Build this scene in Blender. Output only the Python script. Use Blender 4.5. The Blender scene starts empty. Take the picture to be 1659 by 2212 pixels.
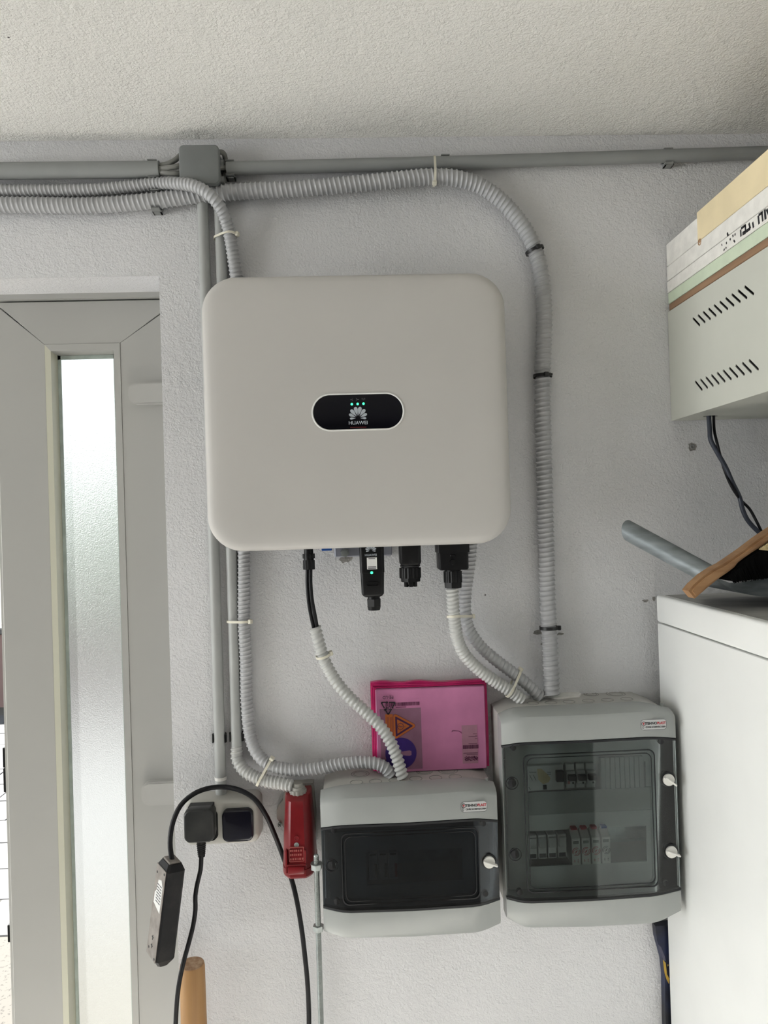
import bpy, bmesh, math, random
import numpy as np
from mathutils import Vector, Matrix

random.seed(7)
R = math.radians
SC = bpy.context.scene
COL = SC.collection

# ------------------------------------------------------------------ camera
F = 1600.0; W0, H0 = 1659.0, 2212.0
CAM = Vector((0.0, -1.436, 1.58))
# world axes written in camera axes (x right, y down, z forward)
Yw = Vector((-64.0, 14.0, F)).normalized()
Dw = Vector((0.031, 1.0, -0.0075)); Dw = (Dw - Yw * Dw.dot(Yw)).normalized()
Xw = Dw.cross(Yw).normalized()
cam_right = Vector((Xw.x, Yw.x, -Dw.x))
cam_down = Vector((Xw.y, Yw.y, -Dw.y))
cam_fwd = Vector((Xw.z, Yw.z, -Dw.z))
cd = bpy.data.cameras.new('camera')
cam = bpy.data.objects.new('camera', cd); COL.objects.link(cam)
m = Matrix.Identity(4)
for i, v in enumerate((cam_right, -cam_down, -cam_fwd)):
    for k in range(3): m[k][i] = v[k]
for k in range(3): m[k][3] = CAM[k]
cam.matrix_world = m
cd.sensor_fit = 'AUTO'; cd.sensor_width = 36.0
cd.lens = F / H0 * 36.0
cd.clip_start = 0.02; cd.clip_end = 200
SC.camera = cam

def _ray(px, py):
    v = Vector(((px - W0 / 2) / F, (py - H0 / 2) / F, 1.0))
    return Vector((Xw.dot(v), Yw.dot(v), -Dw.dot(v)))
def P(px, py, y):                      # point of the plane y = const seen at a photo pixel
    d = _ray(px, py); return CAM + d * ((y - CAM.y) / d.y)
def Pz(px, py, z):
    d = _ray(px, py); return CAM + d * ((z - CAM.z) / d.z)
def Pxx(px, py, x):
    d = _ray(px, py); return CAM + d * ((x - CAM.x) / d.x)

# ------------------------------------------------------------------ world, lights, exposure
world = bpy.data.worlds.new('world'); SC.world = world; world.use_nodes = True
wn = world.node_tree.nodes; wl = world.node_tree.links
bg = wn['Background']
tc = wn.new('ShaderNodeTexCoord'); sep = wn.new('ShaderNodeSeparateXYZ'); rp = wn.new('ShaderNodeValToRGB')
wl.new(tc.outputs['Generated'], sep.inputs[0]); wl.new(sep.outputs['Z'], rp.inputs[0])
rp.color_ramp.elements[0].position = 0.0; rp.color_ramp.elements[0].color = (1.0, 0.99, 0.96, 1)
rp.color_ramp.elements[1].position = 0.6; rp.color_ramp.elements[1].color = (0.72, 0.85, 1.0, 1)
wl.new(rp.outputs[0], bg.inputs[0]); bg.inputs[1].default_value = 1.5

def area(name, loc, target, sx, sy, power, color):
    l = bpy.data.lights.new(name, 'AREA'); l.shape = 'RECTANGLE'; l.size = sx; l.size_y = sy
    l.energy = power; l.color = color
    o = bpy.data.objects.new(name, l); COL.objects.link(o); o.location = loc
    o.rotation_euler = (Vector(target) - Vector(loc)).to_track_quat('-Z', 'Y').to_euler()
    return o
sun = bpy.data.lights.new('sun', 'SUN'); sun.energy = 34.0; sun.angle = R(0.8); sun.color = (1, .98, .945)
so = bpy.data.objects.new('sun', sun); COL.objects.link(so)              # from the yard: through the open doorway onto the garage floor
so.rotation_euler = Vector((.62, -.50, -.60)).to_track_quat('-Z', 'Y').to_euler()
# area lamp added for daylight from the left, in an unseen assumed gate
area('side_daylight', (-6.48, -2.2, 1.10), (0.6, -1.6, 1.0), 3.9, 2.1, 150, (0.94, 0.975, 1.0))
SC.view_settings.view_transform = 'Standard'; SC.view_settings.look = 'None'
SC.view_settings.gamma = 1; SC.view_settings.use_curve_mapping = False
SC.view_settings.exposure = 0.2
SC.cycles.max_bounces = 10; SC.cycles.transparent_max_bounces = 16
SC.cycles.sample_clamp_indirect = 6.0
SC.cycles.caustics_refractive = False; SC.cycles.caustics_reflective = False

# ------------------------------------------------------------------ materials
def mat(name, col, rough=0.5, metal=0.0, spec=0.5, var=0.0, vscale=8.0, bump=0.0, bscale=200.0, bdist=0.001,
        col2=None, emit=None, estr=0.0, trans=0.0, ior=1.45, coat=0.0, vdetail=4.0, ramp=(0.35, 0.65), stretch=None):
    m = bpy.data.materials.new(name); m.use_nodes = True
    n = m.node_tree.nodes; l = m.node_tree.links; b = n['Principled BSDF']
    b.inputs['Base Color'].default_value = (*col, 1); b.inputs['Roughness'].default_value = rough
    b.inputs['Metallic'].default_value = metal; b.inputs['Specular IOR Level'].default_value = spec
    b.inputs['Transmission Weight'].default_value = trans; b.inputs['IOR'].default_value = ior
    b.inputs['Coat Weight'].default_value = coat
    if emit: b.inputs['Emission Color'].default_value = (*emit, 1); b.inputs['Emission Strength'].default_value = estr
    t = None
    if var > 0 or bump > 0 or col2:
        t = n.new('ShaderNodeTexCoord'); src = t.outputs['Object']
        if stretch:
            mp = n.new('ShaderNodeMapping'); mp.inputs['Scale'].default_value = stretch
            l.new(src, mp.inputs[0]); src = mp.outputs[0]
    if var > 0 or col2:
        nz = n.new('ShaderNodeTexNoise'); nz.inputs['Scale'].default_value = vscale; nz.inputs['Detail'].default_value = vdetail
        l.new(src, nz.inputs['Vector'])
        r = n.new('ShaderNodeValToRGB'); l.new(nz.outputs['Fac'], r.inputs[0])
        r.color_ramp.elements[0].position, r.color_ramp.elements[1].position = ramp
        c2 = col2 or tuple(min(1, c * (1 + var)) for c in col)
        c1 = col if col2 else tuple(c * (1 - var) for c in col)
        r.color_ramp.elements[0].color = (*c1, 1); r.color_ramp.elements[1].color = (*c2, 1)
        l.new(r.outputs[0], b.inputs['Base Color'])
    if bump > 0:
        nb = n.new('ShaderNodeTexNoise'); nb.inputs['Scale'].default_value = bscale; nb.inputs['Detail'].default_value = 3
        l.new(src, nb.inputs['Vector'])
        bp = n.new('ShaderNodeBump'); bp.inputs['Strength'].default_value = bump; bp.inputs['Distance'].default_value = bdist
        l.new(nb.outputs['Fac'], bp.inputs['Height']); l.new(bp.outputs[0], b.inputs['Normal'])
    return m

def stucco(name, col, strength=0.55, scale=235.0):
    m = bpy.data.materials.new(name); m.use_nodes = True
    n = m.node_tree.nodes; l = m.node_tree.links; b = n['Principled BSDF']
    b.inputs['Roughness'].default_value = 0.85; b.inputs['Specular IOR Level'].default_value = 0.25
    t = n.new('ShaderNodeTexCoord')
    big = n.new('ShaderNodeTexNoise'); big.inputs['Scale'].default_value = 3.0; big.inputs['Detail'].default_value = 5
    l.new(t.outputs['Object'], big.inputs['Vector'])
    r = n.new('ShaderNodeValToRGB'); l.new(big.outputs['Fac'], r.inputs[0])
    r.color_ramp.elements[0].position = .3; r.color_ramp.elements[1].position = .7
    r.color_ramp.elements[0].color = (*[c * .95 for c in col], 1); r.color_ramp.elements[1].color = (*[c * 1.04 for c in col], 1)
    # sparse dark specks
    sp = n.new('ShaderNodeTexVoronoi'); sp.inputs['Scale'].default_value = 16.0
    l.new(t.outputs['Object'], sp.inputs['Vector'])
    lt = n.new('ShaderNodeMath'); lt.operation = 'LESS_THAN'; lt.inputs[1].default_value = 0.028
    l.new(sp.outputs['Distance'], lt.inputs[0])
    sel = n.new('ShaderNodeSeparateColor'); l.new(sp.outputs['Color'], sel.inputs[0])
    lt2 = n.new('ShaderNodeMath'); lt2.operation = 'LESS_THAN'; lt2.inputs[1].default_value = 0.22
    l.new(sel.outputs[0], lt2.inputs[0])
    mu = n.new('ShaderNodeMath'); mu.operation = 'MULTIPLY'; l.new(lt.outputs[0], mu.inputs[0]); l.new(lt2.outputs[0], mu.inputs[1])
    mx = n.new('ShaderNodeMix'); mx.data_type = 'RGBA'
    l.new(mu.outputs[0], mx.inputs[0]); l.new(r.outputs[0], mx.inputs[6]); mx.inputs[7].default_value = (.16, .15, .15, 1)
    l.new(mx.outputs[2], b.inputs['Base Color'])
    n1 = n.new('ShaderNodeTexNoise'); n1.inputs['Scale'].default_value = scale; n1.inputs['Detail'].default_value = 2.5
    n1.inputs['Roughness'].default_value = .55; n1.inputs['Distortion'].default_value = 0.6
    l.new(t.outputs['Object'], n1.inputs['Vector'])
    n2 = n.new('ShaderNodeTexNoise'); n2.inputs['Scale'].default_value = scale * .33; n2.inputs['Detail'].default_value = 2
    l.new(t.outputs['Object'], n2.inputs['Vector'])
    ad = n.new('ShaderNodeMath'); ad.operation = 'MULTIPLY_ADD'; ad.inputs[1].default_value = 1.0
    l.new(n2.outputs['Fac'], ad.inputs[0]); l.new(n1.outputs['Fac'], ad.inputs[2])
    bp = n.new('ShaderNodeBump'); bp.inputs['Strength'].default_value = strength; bp.inputs['Distance'].default_value = 0.0032
    l.new(ad.outputs[0], bp.inputs['Height']); l.new(bp.outputs[0], b.inputs['Normal'])
    return m

def smoked(name, tint, rough=0.06):
    m = bpy.data.materials.new(name); m.use_nodes = True
    n = m.node_tree.nodes; l = m.node_tree.links; n.clear()
    o = n.new('ShaderNodeOutputMaterial'); tr = n.new('ShaderNodeBsdfTransparent'); gl = n.new('ShaderNodeBsdfGlossy')
    fr = n.new('ShaderNodeFresnel'); mx = n.new('ShaderNodeMixShader')
    tr.inputs[0].default_value = (*tint, 1); gl.inputs['Roughness'].default_value = rough; fr.inputs[0].default_value = 1.55
    l.new(fr.outputs[0], mx.inputs[0]); l.new(tr.outputs[0], mx.inputs[1]); l.new(gl.outputs[0], mx.inputs[2]); l.new(mx.outputs[0], o.inputs[0])
    return m

M = {}
M['wall'] = stucco('wall_stucco', (.70, .70, .71), .55)
M['ceil'] = stucco('ceiling_stucco', (.83, .82, .785), .85, 225)
M['rear'] = mat('darkened_rear_wall', (.09, .08, .07), .8, var=.2, vscale=3)  # unseen front wall coloured dark so glossy black faces reflect little
M['bounce_ground'] = mat('bounce_ground_concrete', (.5, .48, .44), .85, var=.1, vscale=4)
M['floor'] = mat('concrete_floor', (.50, .49, .465), .8, var=.12, vscale=5, bump=.3, bscale=60)
M['pvc'] = mat('grey_pvc', (.27, .28, .275), .45, var=.04, vscale=15)
M['pvc_lit'] = mat('grey_pvc_lit', (.39, .40, .39), .42, var=.04, vscale=15)  # same grey PVC, lightened for the side light on the upright conduits
M['pvcdark'] = mat('grey_clip_pvc', (.22, .225, .22), .5, var=.05, vscale=30)
M['jbox'] = mat('grey_box_plastic', (.19, .2, .2), .5, var=.03, vscale=25)
M['cable_grey'] = mat('grey_cable_sheath', (.20, .20, .185), .55, var=.05, vscale=30)
M['hose'] = mat('grey_hose_plastic', (.43, .435, .445), .28, var=.03, vscale=20)
M['hose2'] = mat('light_grey_hose_plastic', (.52, .525, .51), .28, var=.03, vscale=20)
M['tie'] = mat('natural_nylon', (.72, .69, .58), .4, var=.03, vscale=60)
M['tie_black'] = mat('black_nylon', (.012, .012, .013), .4, var=.1, vscale=60)
M['inv'] = mat('inverter_white_paint', (.54, .525, .50), .5, var=.015, vscale=4, bump=.08, bscale=900, bdist=.0004)
M['inv_edge'] = mat('inverter_white_bezel', (.80, .80, .78), .4, var=.02, vscale=20)
M['alu'] = mat('cast_aluminium', (.42, .43, .44), .5, metal=.6, var=.05, vscale=30)
M['blackglass'] = mat('black_display_glass', (.002, .002, .005), .08, spec=.4, var=.2, vscale=6)
M['logo'] = mat('silver_print', (.42, .46, .50), .4, var=.04, vscale=80)
M['icon'] = mat('dim_icon_print', (.06, .065, .07), .5, var=.04, vscale=80)
M['led'] = mat('green_led', (.1, .8, .5), .4, emit=(.03, .85, .26), estr=2.0)
M['red_mark'] = mat('dull_red_print', (.12, .01, .01), .5, var=.1, vscale=50)
M['black'] = mat('black_plastic', (.006, .006, .0065), .42, spec=.28, var=.15, vscale=40, bump=.05, bscale=500)
M['black2'] = mat('black_rubber_cable', (.007, .007, .0085), .45, spec=.3, var=.25, vscale=40)
M['blackdust'] = mat('dusty_black_plastic', (.007, .007, .008), .5, spec=.3, col2=(.035, .032, .030), vscale=22, ramp=(.5, .85), vdetail=6)
M['greydust'] = mat('dust_covered_plastic', (.20, .18, .165), .75, col2=(.36, .33, .30), vscale=45, ramp=(.3, .75), vdetail=7)
M['steel'] = mat('zinc_plated_steel', (.42, .45, .44), .38, metal=.8, var=.1, vscale=60)
M['galv'] = mat('galvanised_sheet', (.22, .245, .255), .48, metal=.4, var=.18, vscale=25, stretch=(1, 1, 4))
M['blue'] = mat('blue_plastic', (.02, .10, .42), .4, var=.1, vscale=30)
M['paper'] = mat('white_label_paper', (.75, .75, .73), .6, var=.03, vscale=50)
M['ink'] = mat('black_ink', (.015, .015, .018), .6, var=.1, vscale=80)
M['inkgrey'] = mat('grey_ink', (.10, .10, .11), .6, var=.1, vscale=80)
M['redink'] = mat('red_ink', (.42, .02, .03), .5, var=.05, vscale=80)
M['boxgrey'] = mat('light_grey_enclosure_plastic', (.35, .366, .355), .27, var=.02, vscale=15)
M['boxbase'] = mat('light_grey_base_plastic', (.44, .435, .41), .42, var=.04, vscale=18)
M['knockgrey'] = mat('knockout_groove', (.27, .265, .25), .6, var=.04, vscale=30)
M['boxlabel'] = mat('silver_label', (.52, .53, .53), .4, var=.02, vscale=60)
M['gasket'] = mat('black_gasket', (.008, .009, .011), .5, var=.1, vscale=50)
M['smoke_r'] = smoked('smoked_cover_clear', (.80, .84, .835))
M['smoke_l'] = smoked('smoked_cover_dark', (.42, .46, .50))
M['panel'] = mat('grey_inner_panel', (.50, .51, .49), .5, var=.03, vscale=20)
M['breaker'] = mat('breaker_grey_plastic', (.58, .58, .56), .5, var=.03, vscale=40)
M['breaker_yellow'] = mat('worn_beige_patch', (.55, .46, .27), .6, var=.08, vscale=60)
M['dark'] = mat('dark_interior', (.03, .032, .033), .7, var=.1, vscale=20)
M['knob'] = mat('white_knob_plastic', (.78, .77, .73), .35, var=.02, vscale=50)
M['foam'] = mat('white_sealant', (.82, .81, .77), .7, var=.06, vscale=60, bump=.5, bscale=150, bdist=.003)
M['bag'] = mat('pink_film', (.55, .205, .375), .28, var=.10, vscale=14, bump=.12, bscale=45, bdist=.002)
M['bagdeep'] = mat('magenta_film_fold', (.62, .03, .17), .3, var=.15, vscale=25, bump=.3, bscale=60, bdist=.002)
M['sheetpink'] = mat('grey_sheet_under_film', (.27, .13, .20), .35, var=.08, vscale=40)
M['labelpink'] = mat('label_under_film', (.40, .20, .27), .35, var=.06, vscale=40)
M['inkpink'] = mat('print_under_film', (.10, .02, .06), .4, var=.1, vscale=80)
M['orange'] = mat('orange_print_under_film', (.52, .14, .035), .35, var=.06, vscale=40)
M['violet'] = mat('violet_print_under_film', (.065, .02, .075), .35, var=.08, vscale=50)
M['navy'] = mat('blue_print_under_film', (.045, .02, .16), .35, var=.08, vscale=40)
M['white'] = mat('white_enamel', (.84, .85, .83), .4, var=.012, vscale=9, bump=.04, bscale=700, bdist=.0004)
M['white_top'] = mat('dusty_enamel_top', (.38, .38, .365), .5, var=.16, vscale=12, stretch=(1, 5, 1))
M['cab'] = mat('grey_green_painted_steel', (.56, .57, .51), .5, var=.02, vscale=10, bump=.05, bscale=600, bdist=.0004)
M['cream'] = mat('cream_board', (.80, .68, .44), .7, var=.05, vscale=18, bump=.2, bscale=150)
M['whiteboard'] = mat('white_fibre_board', (.80, .785, .74), .8, var=.06, vscale=40, bump=.4, bscale=220, bdist=.0015)
M['greenfoam'] = mat('pale_green_foam', (.60, .69, .53), .8, var=.04, vscale=30, bump=.2, bscale=300)
M['wood'] = mat('brown_wood', (.22, .13, .075), .6, col2=(.32, .195, .115), vscale=30, stretch=(1, .12, 3))
M['wood_brush'] = mat('beech_wood_handle', (.27, .14, .06), .5, col2=(.37, .21, .10), vscale=35, stretch=(.4, 1, 3))
M['wood_pole'] = mat('pine_pole', (.36, .19, .07), .5, col2=(.45, .26, .11), vscale=40, stretch=(1, 1, .06))
M['wood_end'] = mat('wood_end_grain', (.34, .19, .10), .7, col2=(.52, .36, .23), vscale=120)
M['bristle'] = mat('black_bristles', (.004, .004, .004), .9, spec=.08, var=.4, vscale=300, stretch=(1, 1, .1))
M['straw'] = mat('straw_bristles', (.62, .50, .28), .6, var=.15, vscale=200)
M['outlet'] = mat('cream_white_outlet_plastic', (.50, .49, .45), .35, var=.03, vscale=30)
M['redcee'] = mat('red_plug_plastic', (.19, .010, .014), .3, var=.12, vscale=25)
M['greycee'] = mat('grey_plug_base', (.36, .35, .32), .5, var=.06, vscale=30)
M['bluepaint'] = mat('blue_paint', (.010, .016, .055), .45, col2=(.006, .007, .012), vscale=14, ramp=(.4, .6))
M['yellow'] = mat('yellow_paint_chip', (.55, .36, .06), .6, var=.1, vscale=80)
M['doorpvc'] = mat('white_door_pvc', (.42, .417, .395), .35, var=.012, vscale=5)
M['hingecap'] = mat('white_hinge_cap', (.45, .447, .425), .3, var=.01, vscale=10)
M['doorbead'] = mat('cream_glazing_bead', (.56, .555, .45), .35, var=.015, vscale=10)
M['spacer'] = mat('glazing_spacer', (.42, .48, .44), .5, var=.1, vscale=40)
M['glass'] = mat('frosted_glass', (.84, .87, .865), .38, trans=1.0, ior=1.25, bump=.6, bscale=420, bdist=.002)
M['mortar'] = mat('bare_mortar', (.26, .25, .235), .9, var=.25, vscale=80, bump=.6, bscale=200, bdist=.003)
M['slab'] = mat('paving_slab_concrete', (.062, .061, .060), .85, var=.08, vscale=20)  # albedo cut far below real paving to hold down the strong sun
M['pebble'] = mat('pebble_concrete', (.070, .064, .053), .9, col2=(.032, .028, .023), vscale=90, ramp=(.58, .66))  # yard ground darkened likewise, so the strong sun does not clip it
M['pinkwall'] = mat('pink_render', (.15, .10, .092), .9, var=.05, vscale=8)
M['leaf'] = mat('hedge_leaves', (.16, .21, .13), .7, col2=(.07, .10, .06), vscale=25)
M['smokewin'] = mat('window_pane_clear', (.9, .95, .95), .02, trans=1.0, ior=1.2)

# ------------------------------------------------------------------ mesh helpers
def link(name, bm, m, parent=None, flat=False, ang=32):
    """bm is in world coordinates; parts are stored relative to the root's place"""
    bmesh.ops.recalc_face_normals(bm, faces=bm.faces)
    org = Vector((0, 0, 0))
    p = parent
    while p is not None:
        org += p.location; p = p.parent
    bmesh.ops.translate(bm, verts=bm.verts, vec=-org)
    a = R(ang)
    for f in bm.faces: f.smooth = not flat
    for e in bm.edges:
        if len(e.link_faces) == 2 and e.calc_face_angle(0) > a: e.smooth = False
    me = bpy.data.meshes.new(name); bm.to_mesh(me); bm.free()
    me.materials.append(m if not isinstance(m, str) else M[m])
    o = bpy.data.objects.new(name, me); COL.objects.link(o)
    if parent is not None: o.parent = parent
    return o
def tag(o, label=None, cat=None, group=None, kind=None):
    if label: o['label'] = label
    if cat: o['category'] = cat
    if group: o['group'] = group
    if kind: o['kind'] = kind
    return o
def thing(name, label, cat, loc=(0, 0, 0), group=None):
    o = bpy.data.objects.new(name, None); COL.objects.link(o); o.location = loc
    o.empty_display_size = .05
    return tag(o, label, cat, group)
def struct(name, bm, m, parent=None):
    o = link(name, bm, m, parent, flat=True)
    if parent is None: o['kind'] = 'structure'
    return o
def NB(): return bmesh.new()

def box(bm, x0, x1, y0, y1, z0, z1, bevel=0.0, seg=2, mtx=None):
    vs = [bm.verts.new(Vector((x, y, z))) for x in (min(x0, x1), max(x0, x1)) for y in (min(y0, y1), max(y0, y1)) for z in (min(z0, z1), max(z0, z1))]
    fs = [bm.faces.new([vs[i] for i in f]) for f in ((0, 1, 3, 2), (4, 6, 7, 5), (0, 4, 5, 1), (2, 3, 7, 6), (0, 2, 6, 4), (1, 5, 7, 3))]
    allv = vs
    if bevel > 0:
        es = list({e for f in fs for e in f.edges})
        r = bmesh.ops.bevel(bm, geom=es, offset=bevel, segments=seg, profile=.5, affect='EDGES')
        allv = list({v for v in r['verts']} | {v for v in vs if v.is_valid})
    if mtx is not None:
        bmesh.ops.transform(bm, matrix=mtx, verts=allv)
    return allv

def cyl(bm, p0, p1, r0, r1=None, seg=20, caps=True, twist=0.0):
    p0, p1 = Vector(p0), Vector(p1); r1 = r0 if r1 is None else r1
    d = (p1 - p0).normalized(); u = d.orthogonal().normalized(); v = d.cross(u)
    A, B = [], []
    for i in range(seg):
        a = 2 * math.pi * i / seg + twist; q = u * math.cos(a) + v * math.sin(a)
        A.append(bm.verts.new(p0 + q * r0)); B.append(bm.verts.new(p1 + q * r1))
    for i in range(seg):
        j = (i + 1) % seg; bm.faces.new((A[i], A[j], B[j], B[i]))
    if caps: bm.faces.new(A[::-1]); bm.faces.new(B)

def tube_ring(bm, c, axis, r, rt, seg=28, ts=8, arc=(0, 2 * math.pi)):
    c = Vector(c); d = Vector(axis).normalized(); u = d.orthogonal().normalized(); v = d.cross(u)
    full = abs(arc[1] - arc[0] - 2 * math.pi) < 1e-6
    n = seg if full else seg + 1
    rings = []
    for i in range(n):
        a = arc[0] + (arc[1] - arc[0]) * i / seg; q = u * math.cos(a) + v * math.sin(a)
        rings.append([bm.verts.new(c + q * (r + rt * math.cos(2 * math.pi * k / ts)) + d * rt * math.sin(2 * math.pi * k / ts)) for k in range(ts)])
    for i in range(n if full else n - 1):
        a, b = rings[i], rings[(i + 1) % n]
        for k in range(ts): bm.faces.new((a[k], a[(k + 1) % ts], b[(k + 1) % ts], b[k]))

def catmull(pts, step=0.004):
    pts = [np.array(p, float) for p in pts]
    if len(pts) == 2:
        L = np.linalg.norm(pts[1] - pts[0]); n = max(2, int(L / step)); return np.array([pts[0] + (pts[1] - pts[0]) * i / n for i in range(n + 1)])
    ext = [2 * pts[0] - pts[1]] + pts + [2 * pts[-1] - pts[-2]]
    out = []
    for i in range(1, len(ext) - 2):
        p0, p1, p2, p3 = ext[i - 1:i + 3]
        t01, t12, t23 = [max(1e-6, np.linalg.norm(b - a) ** .5) for a, b in ((p0, p1), (p1, p2), (p2, p3))]
        m1 = (p2 - p1) + t12 * ((p1 - p0) / t01 - (p2 - p0) / (t01 + t12))
        m2 = (p2 - p1) + t12 * ((p3 - p2) / t23 - (p3 - p1) / (t12 + t23))
        n = max(2, int(np.linalg.norm(p2 - p1) / step))
        for k in range(n):
            t = k / n
            out.append((2 * t**3 - 3 * t**2 + 1) * p1 + (t**3 - 2 * t**2 + t) * m1 + (-2 * t**3 + 3 * t**2) * p2 + (t**3 - t**2) * m2)
    out.append(pts[-1])
    return np.array(out)

def sweep(bm, pts, r, seg=12, step=0.006, caps=True):
    c = catmull(pts, step); n = len(c)
    T = np.gradient(c, axis=0); T /= np.linalg.norm(T, axis=1)[:, None]
    u = np.array(Vector(T[0]).orthogonal().normalized())
    rings = []
    for i in range(n):
        u = u - T[i] * u.dot(T[i]); u /= np.linalg.norm(u); v = np.cross(T[i], u)
        rr = r(i / (n - 1)) if callable(r) else r
        rings.append([bm.verts.new(c[i] + rr * (u * math.cos(2 * math.pi * k / seg) + v * math.sin(2 * math.pi * k / seg))) for k in range(seg)])
    for a, b in zip(rings, rings[1:]):
        for k in range(seg): bm.faces.new((a[k], a[(k + 1) % seg], b[(k + 1) % seg], b[k]))
    if caps: bm.faces.new(rings[0][::-1]); bm.faces.new(rings[-1])

def hose_mesh(bm, pts, r, pitch, rib, sharp=.16, slant=.25, seg=18):
    c = catmull(pts, .003)
    ds = np.linalg.norm(np.diff(c, axis=0), axis=1); s = np.concatenate([[0], np.cumsum(ds)]); L = s[-1]
    T = np.gradient(c, axis=0); T /= np.linalg.norm(T, axis=1)[:, None]
    fr = [-.5, -.30, -.17, -.07, .07, .17, .30] if sharp < .25 else [-.5, -.33, -.16, 0, .16, .33]
    nr = int(L / pitch)
    rings = []
    for k in range(nr + 1):
        for f in fr:
            d = abs(f)
            h = math.exp(-(d / sharp) ** 2) if sharp < .25 else .5 + .5 * math.cos(2 * math.pi * d)
            ring = []
            for j in range(seg):
                a = 2 * math.pi * j / seg
                ss = min(L, max(0, (k + f + .5 + slant * math.cos(a)) * pitch))
                i = min(len(s) - 2, max(0, int(np.searchsorted(s, ss)) - 1)); w = (ss - s[i]) / max(1e-9, ds[i])
                p = c[i] * (1 - w) + c[i + 1] * w; t = T[i] * (1 - w) + T[i + 1] * w; t /= np.linalg.norm(t)
                b = np.array((0, -1., 0)); b = b - t * b.dot(t); b /= max(1e-6, np.linalg.norm(b)); nn = np.cross(t, b)
                ring.append(bm.verts.new(p + (r + rib * (h - 1)) * (nn * math.cos(a) + b * math.sin(a))))
            rings.append(ring)
    for a, b in zip(rings, rings[1:]):
        for j in range(seg): bm.faces.new((a[j], a[(j + 1) % seg], b[(j + 1) % seg], b[j]))
    bm.faces.new(rings[0][::-1]); bm.faces.new(rings[-1])

def hose(name, label, pts, r, pitch, rib, m, sharp=.16, slant=.25):
    b = NB(); hose_mesh(b, [P(*p) for p in pts], r, pitch, rib, sharp, slant)
    return tag(link(name, b, m, ang=80), label, 'hose')

def poly_prism(bm, pts, off):
    """pts: 3D loop, extruded along off"""
    A = [bm.verts.new(Vector(p)) for p in pts]; B = [bm.verts.new(Vector(p) + Vector(off)) for p in pts]
    n = len(A)
    bm.faces.new(A); bm.faces.new(B[::-1])
    for i in range(n): bm.faces.new((A[i], B[i], B[(i + 1) % n], A[(i + 1) % n]))

def rrect(cx, cz, w, h, r, k=6):
    out = []
    for sx, sz, a0 in ((1, 1, 0), (-1, 1, 90), (-1, -1, 180), (1, -1, 270)):
        for i in range(k + 1):
            a = R(a0 + 90 * i / k)
            out.append((cx + sx * (w / 2 - r) + r * math.cos(a), cz + sz * (h / 2 - r) + r * math.sin(a)))
    return out
def rplate(bm, cx, cz, w, h, r, y0, y1, k=6):          # rounded plate facing the room, y0 front
    poly_prism(bm, [(x, y0, z) for x, z in rrect(cx, cz, w, h, r, k)], (0, y1 - y0, 0))
def loft(bm, loops, cap0=True, cap1=True):
    rs = [[bm.verts.new(Vector(p)) for p in lp] for lp in loops]
    for a, b in zip(rs, rs[1:]):
        n = len(a)
        for i in range(n): bm.faces.new((a[i], a[(i + 1) % n], b[(i + 1) % n], b[i]))
    if cap0: bm.faces.new(rs[0][::-1])
    if cap1: bm.faces.new(rs[-1])
def holed_plate(bm, outer, holes, to3, off):
    """plate with real openings: outer and holes are 2D loops; to3 maps to 3D; off is the thickness vector"""
    es = []
    for lp in [outer] + holes:
        vs = [bm.verts.new(Vector(to3(p))) for p in lp]
        es += [bm.edges.new((vs[i], vs[(i + 1) % len(vs)])) for i in range(len(vs))]
    g = bmesh.ops.triangle_fill(bm, edges=es, use_beauty=True)
    fs = [f for f in g['geom'] if isinstance(f, bmesh.types.BMFace)]
    r = bmesh.ops.extrude_face_region(bm, geom=fs)
    bmesh.ops.translate(bm, verts=[v for v in r['geom'] if isinstance(v, bmesh.types.BMVert)], vec=Vector(off))
def rect2(a0, a1, b0, b1): return [(a0, b0), (a1, b0), (a1, b1), (a0, b1)]

def bar(bm, x1, z1, x2, z2, w, y, t=.0004):              # flat stroke on a plane facing the room
    d = Vector((x2 - x1, 0, z2 - z1)); n = Vector((-d.z, 0, d.x)).normalized() * (w / 2)
    a, b = Vector((x1, y, z1)), Vector((x2, y, z2))
    poly_prism(bm, [a + n, a - n, b - n, b + n], (0, -t, 0))
def text(name, s, size, loc, m, parent, rot=0.0, extrude=.0002, sx=1.0, bold=0.0, axis='y'):
    cu = bpy.data.curves.new(name, 'FONT'); cu.body = s; cu.size = size; cu.extrude = extrude; cu.offset = bold
    cu.align_x = 'CENTER'; cu.align_y = 'CENTER'; cu.resolution_u = 3
    o = bpy.data.objects.new(name + '_tmp', cu); COL.objects.link(o)
    bpy.context.view_layer.update()
    me = bpy.data.meshes.new_from_object(o.evaluated_get(bpy.context.evaluated_depsgraph_get()))
    bpy.data.objects.remove(o); bpy.data.curves.remove(cu)
    b = NB(); b.from_mesh(me); bpy.data.meshes.remove(me)
    mt = Matrix.Translation(loc) @ Matrix.Rotation(R(90), 4, 'X') @ Matrix.Rotation(R(rot), 4, 'Z') @ Matrix.Diagonal((sx, 1, 1, 1))
    if not isinstance(axis, str): mt = axis @ Matrix.Rotation(R(rot), 4, 'Z') @ Matrix.Diagonal((sx, 1, 1, 1))
    bmesh.ops.transform(b, matrix=mt, verts=b.verts)
    return link(name, b, m, parent, flat=True)

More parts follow.
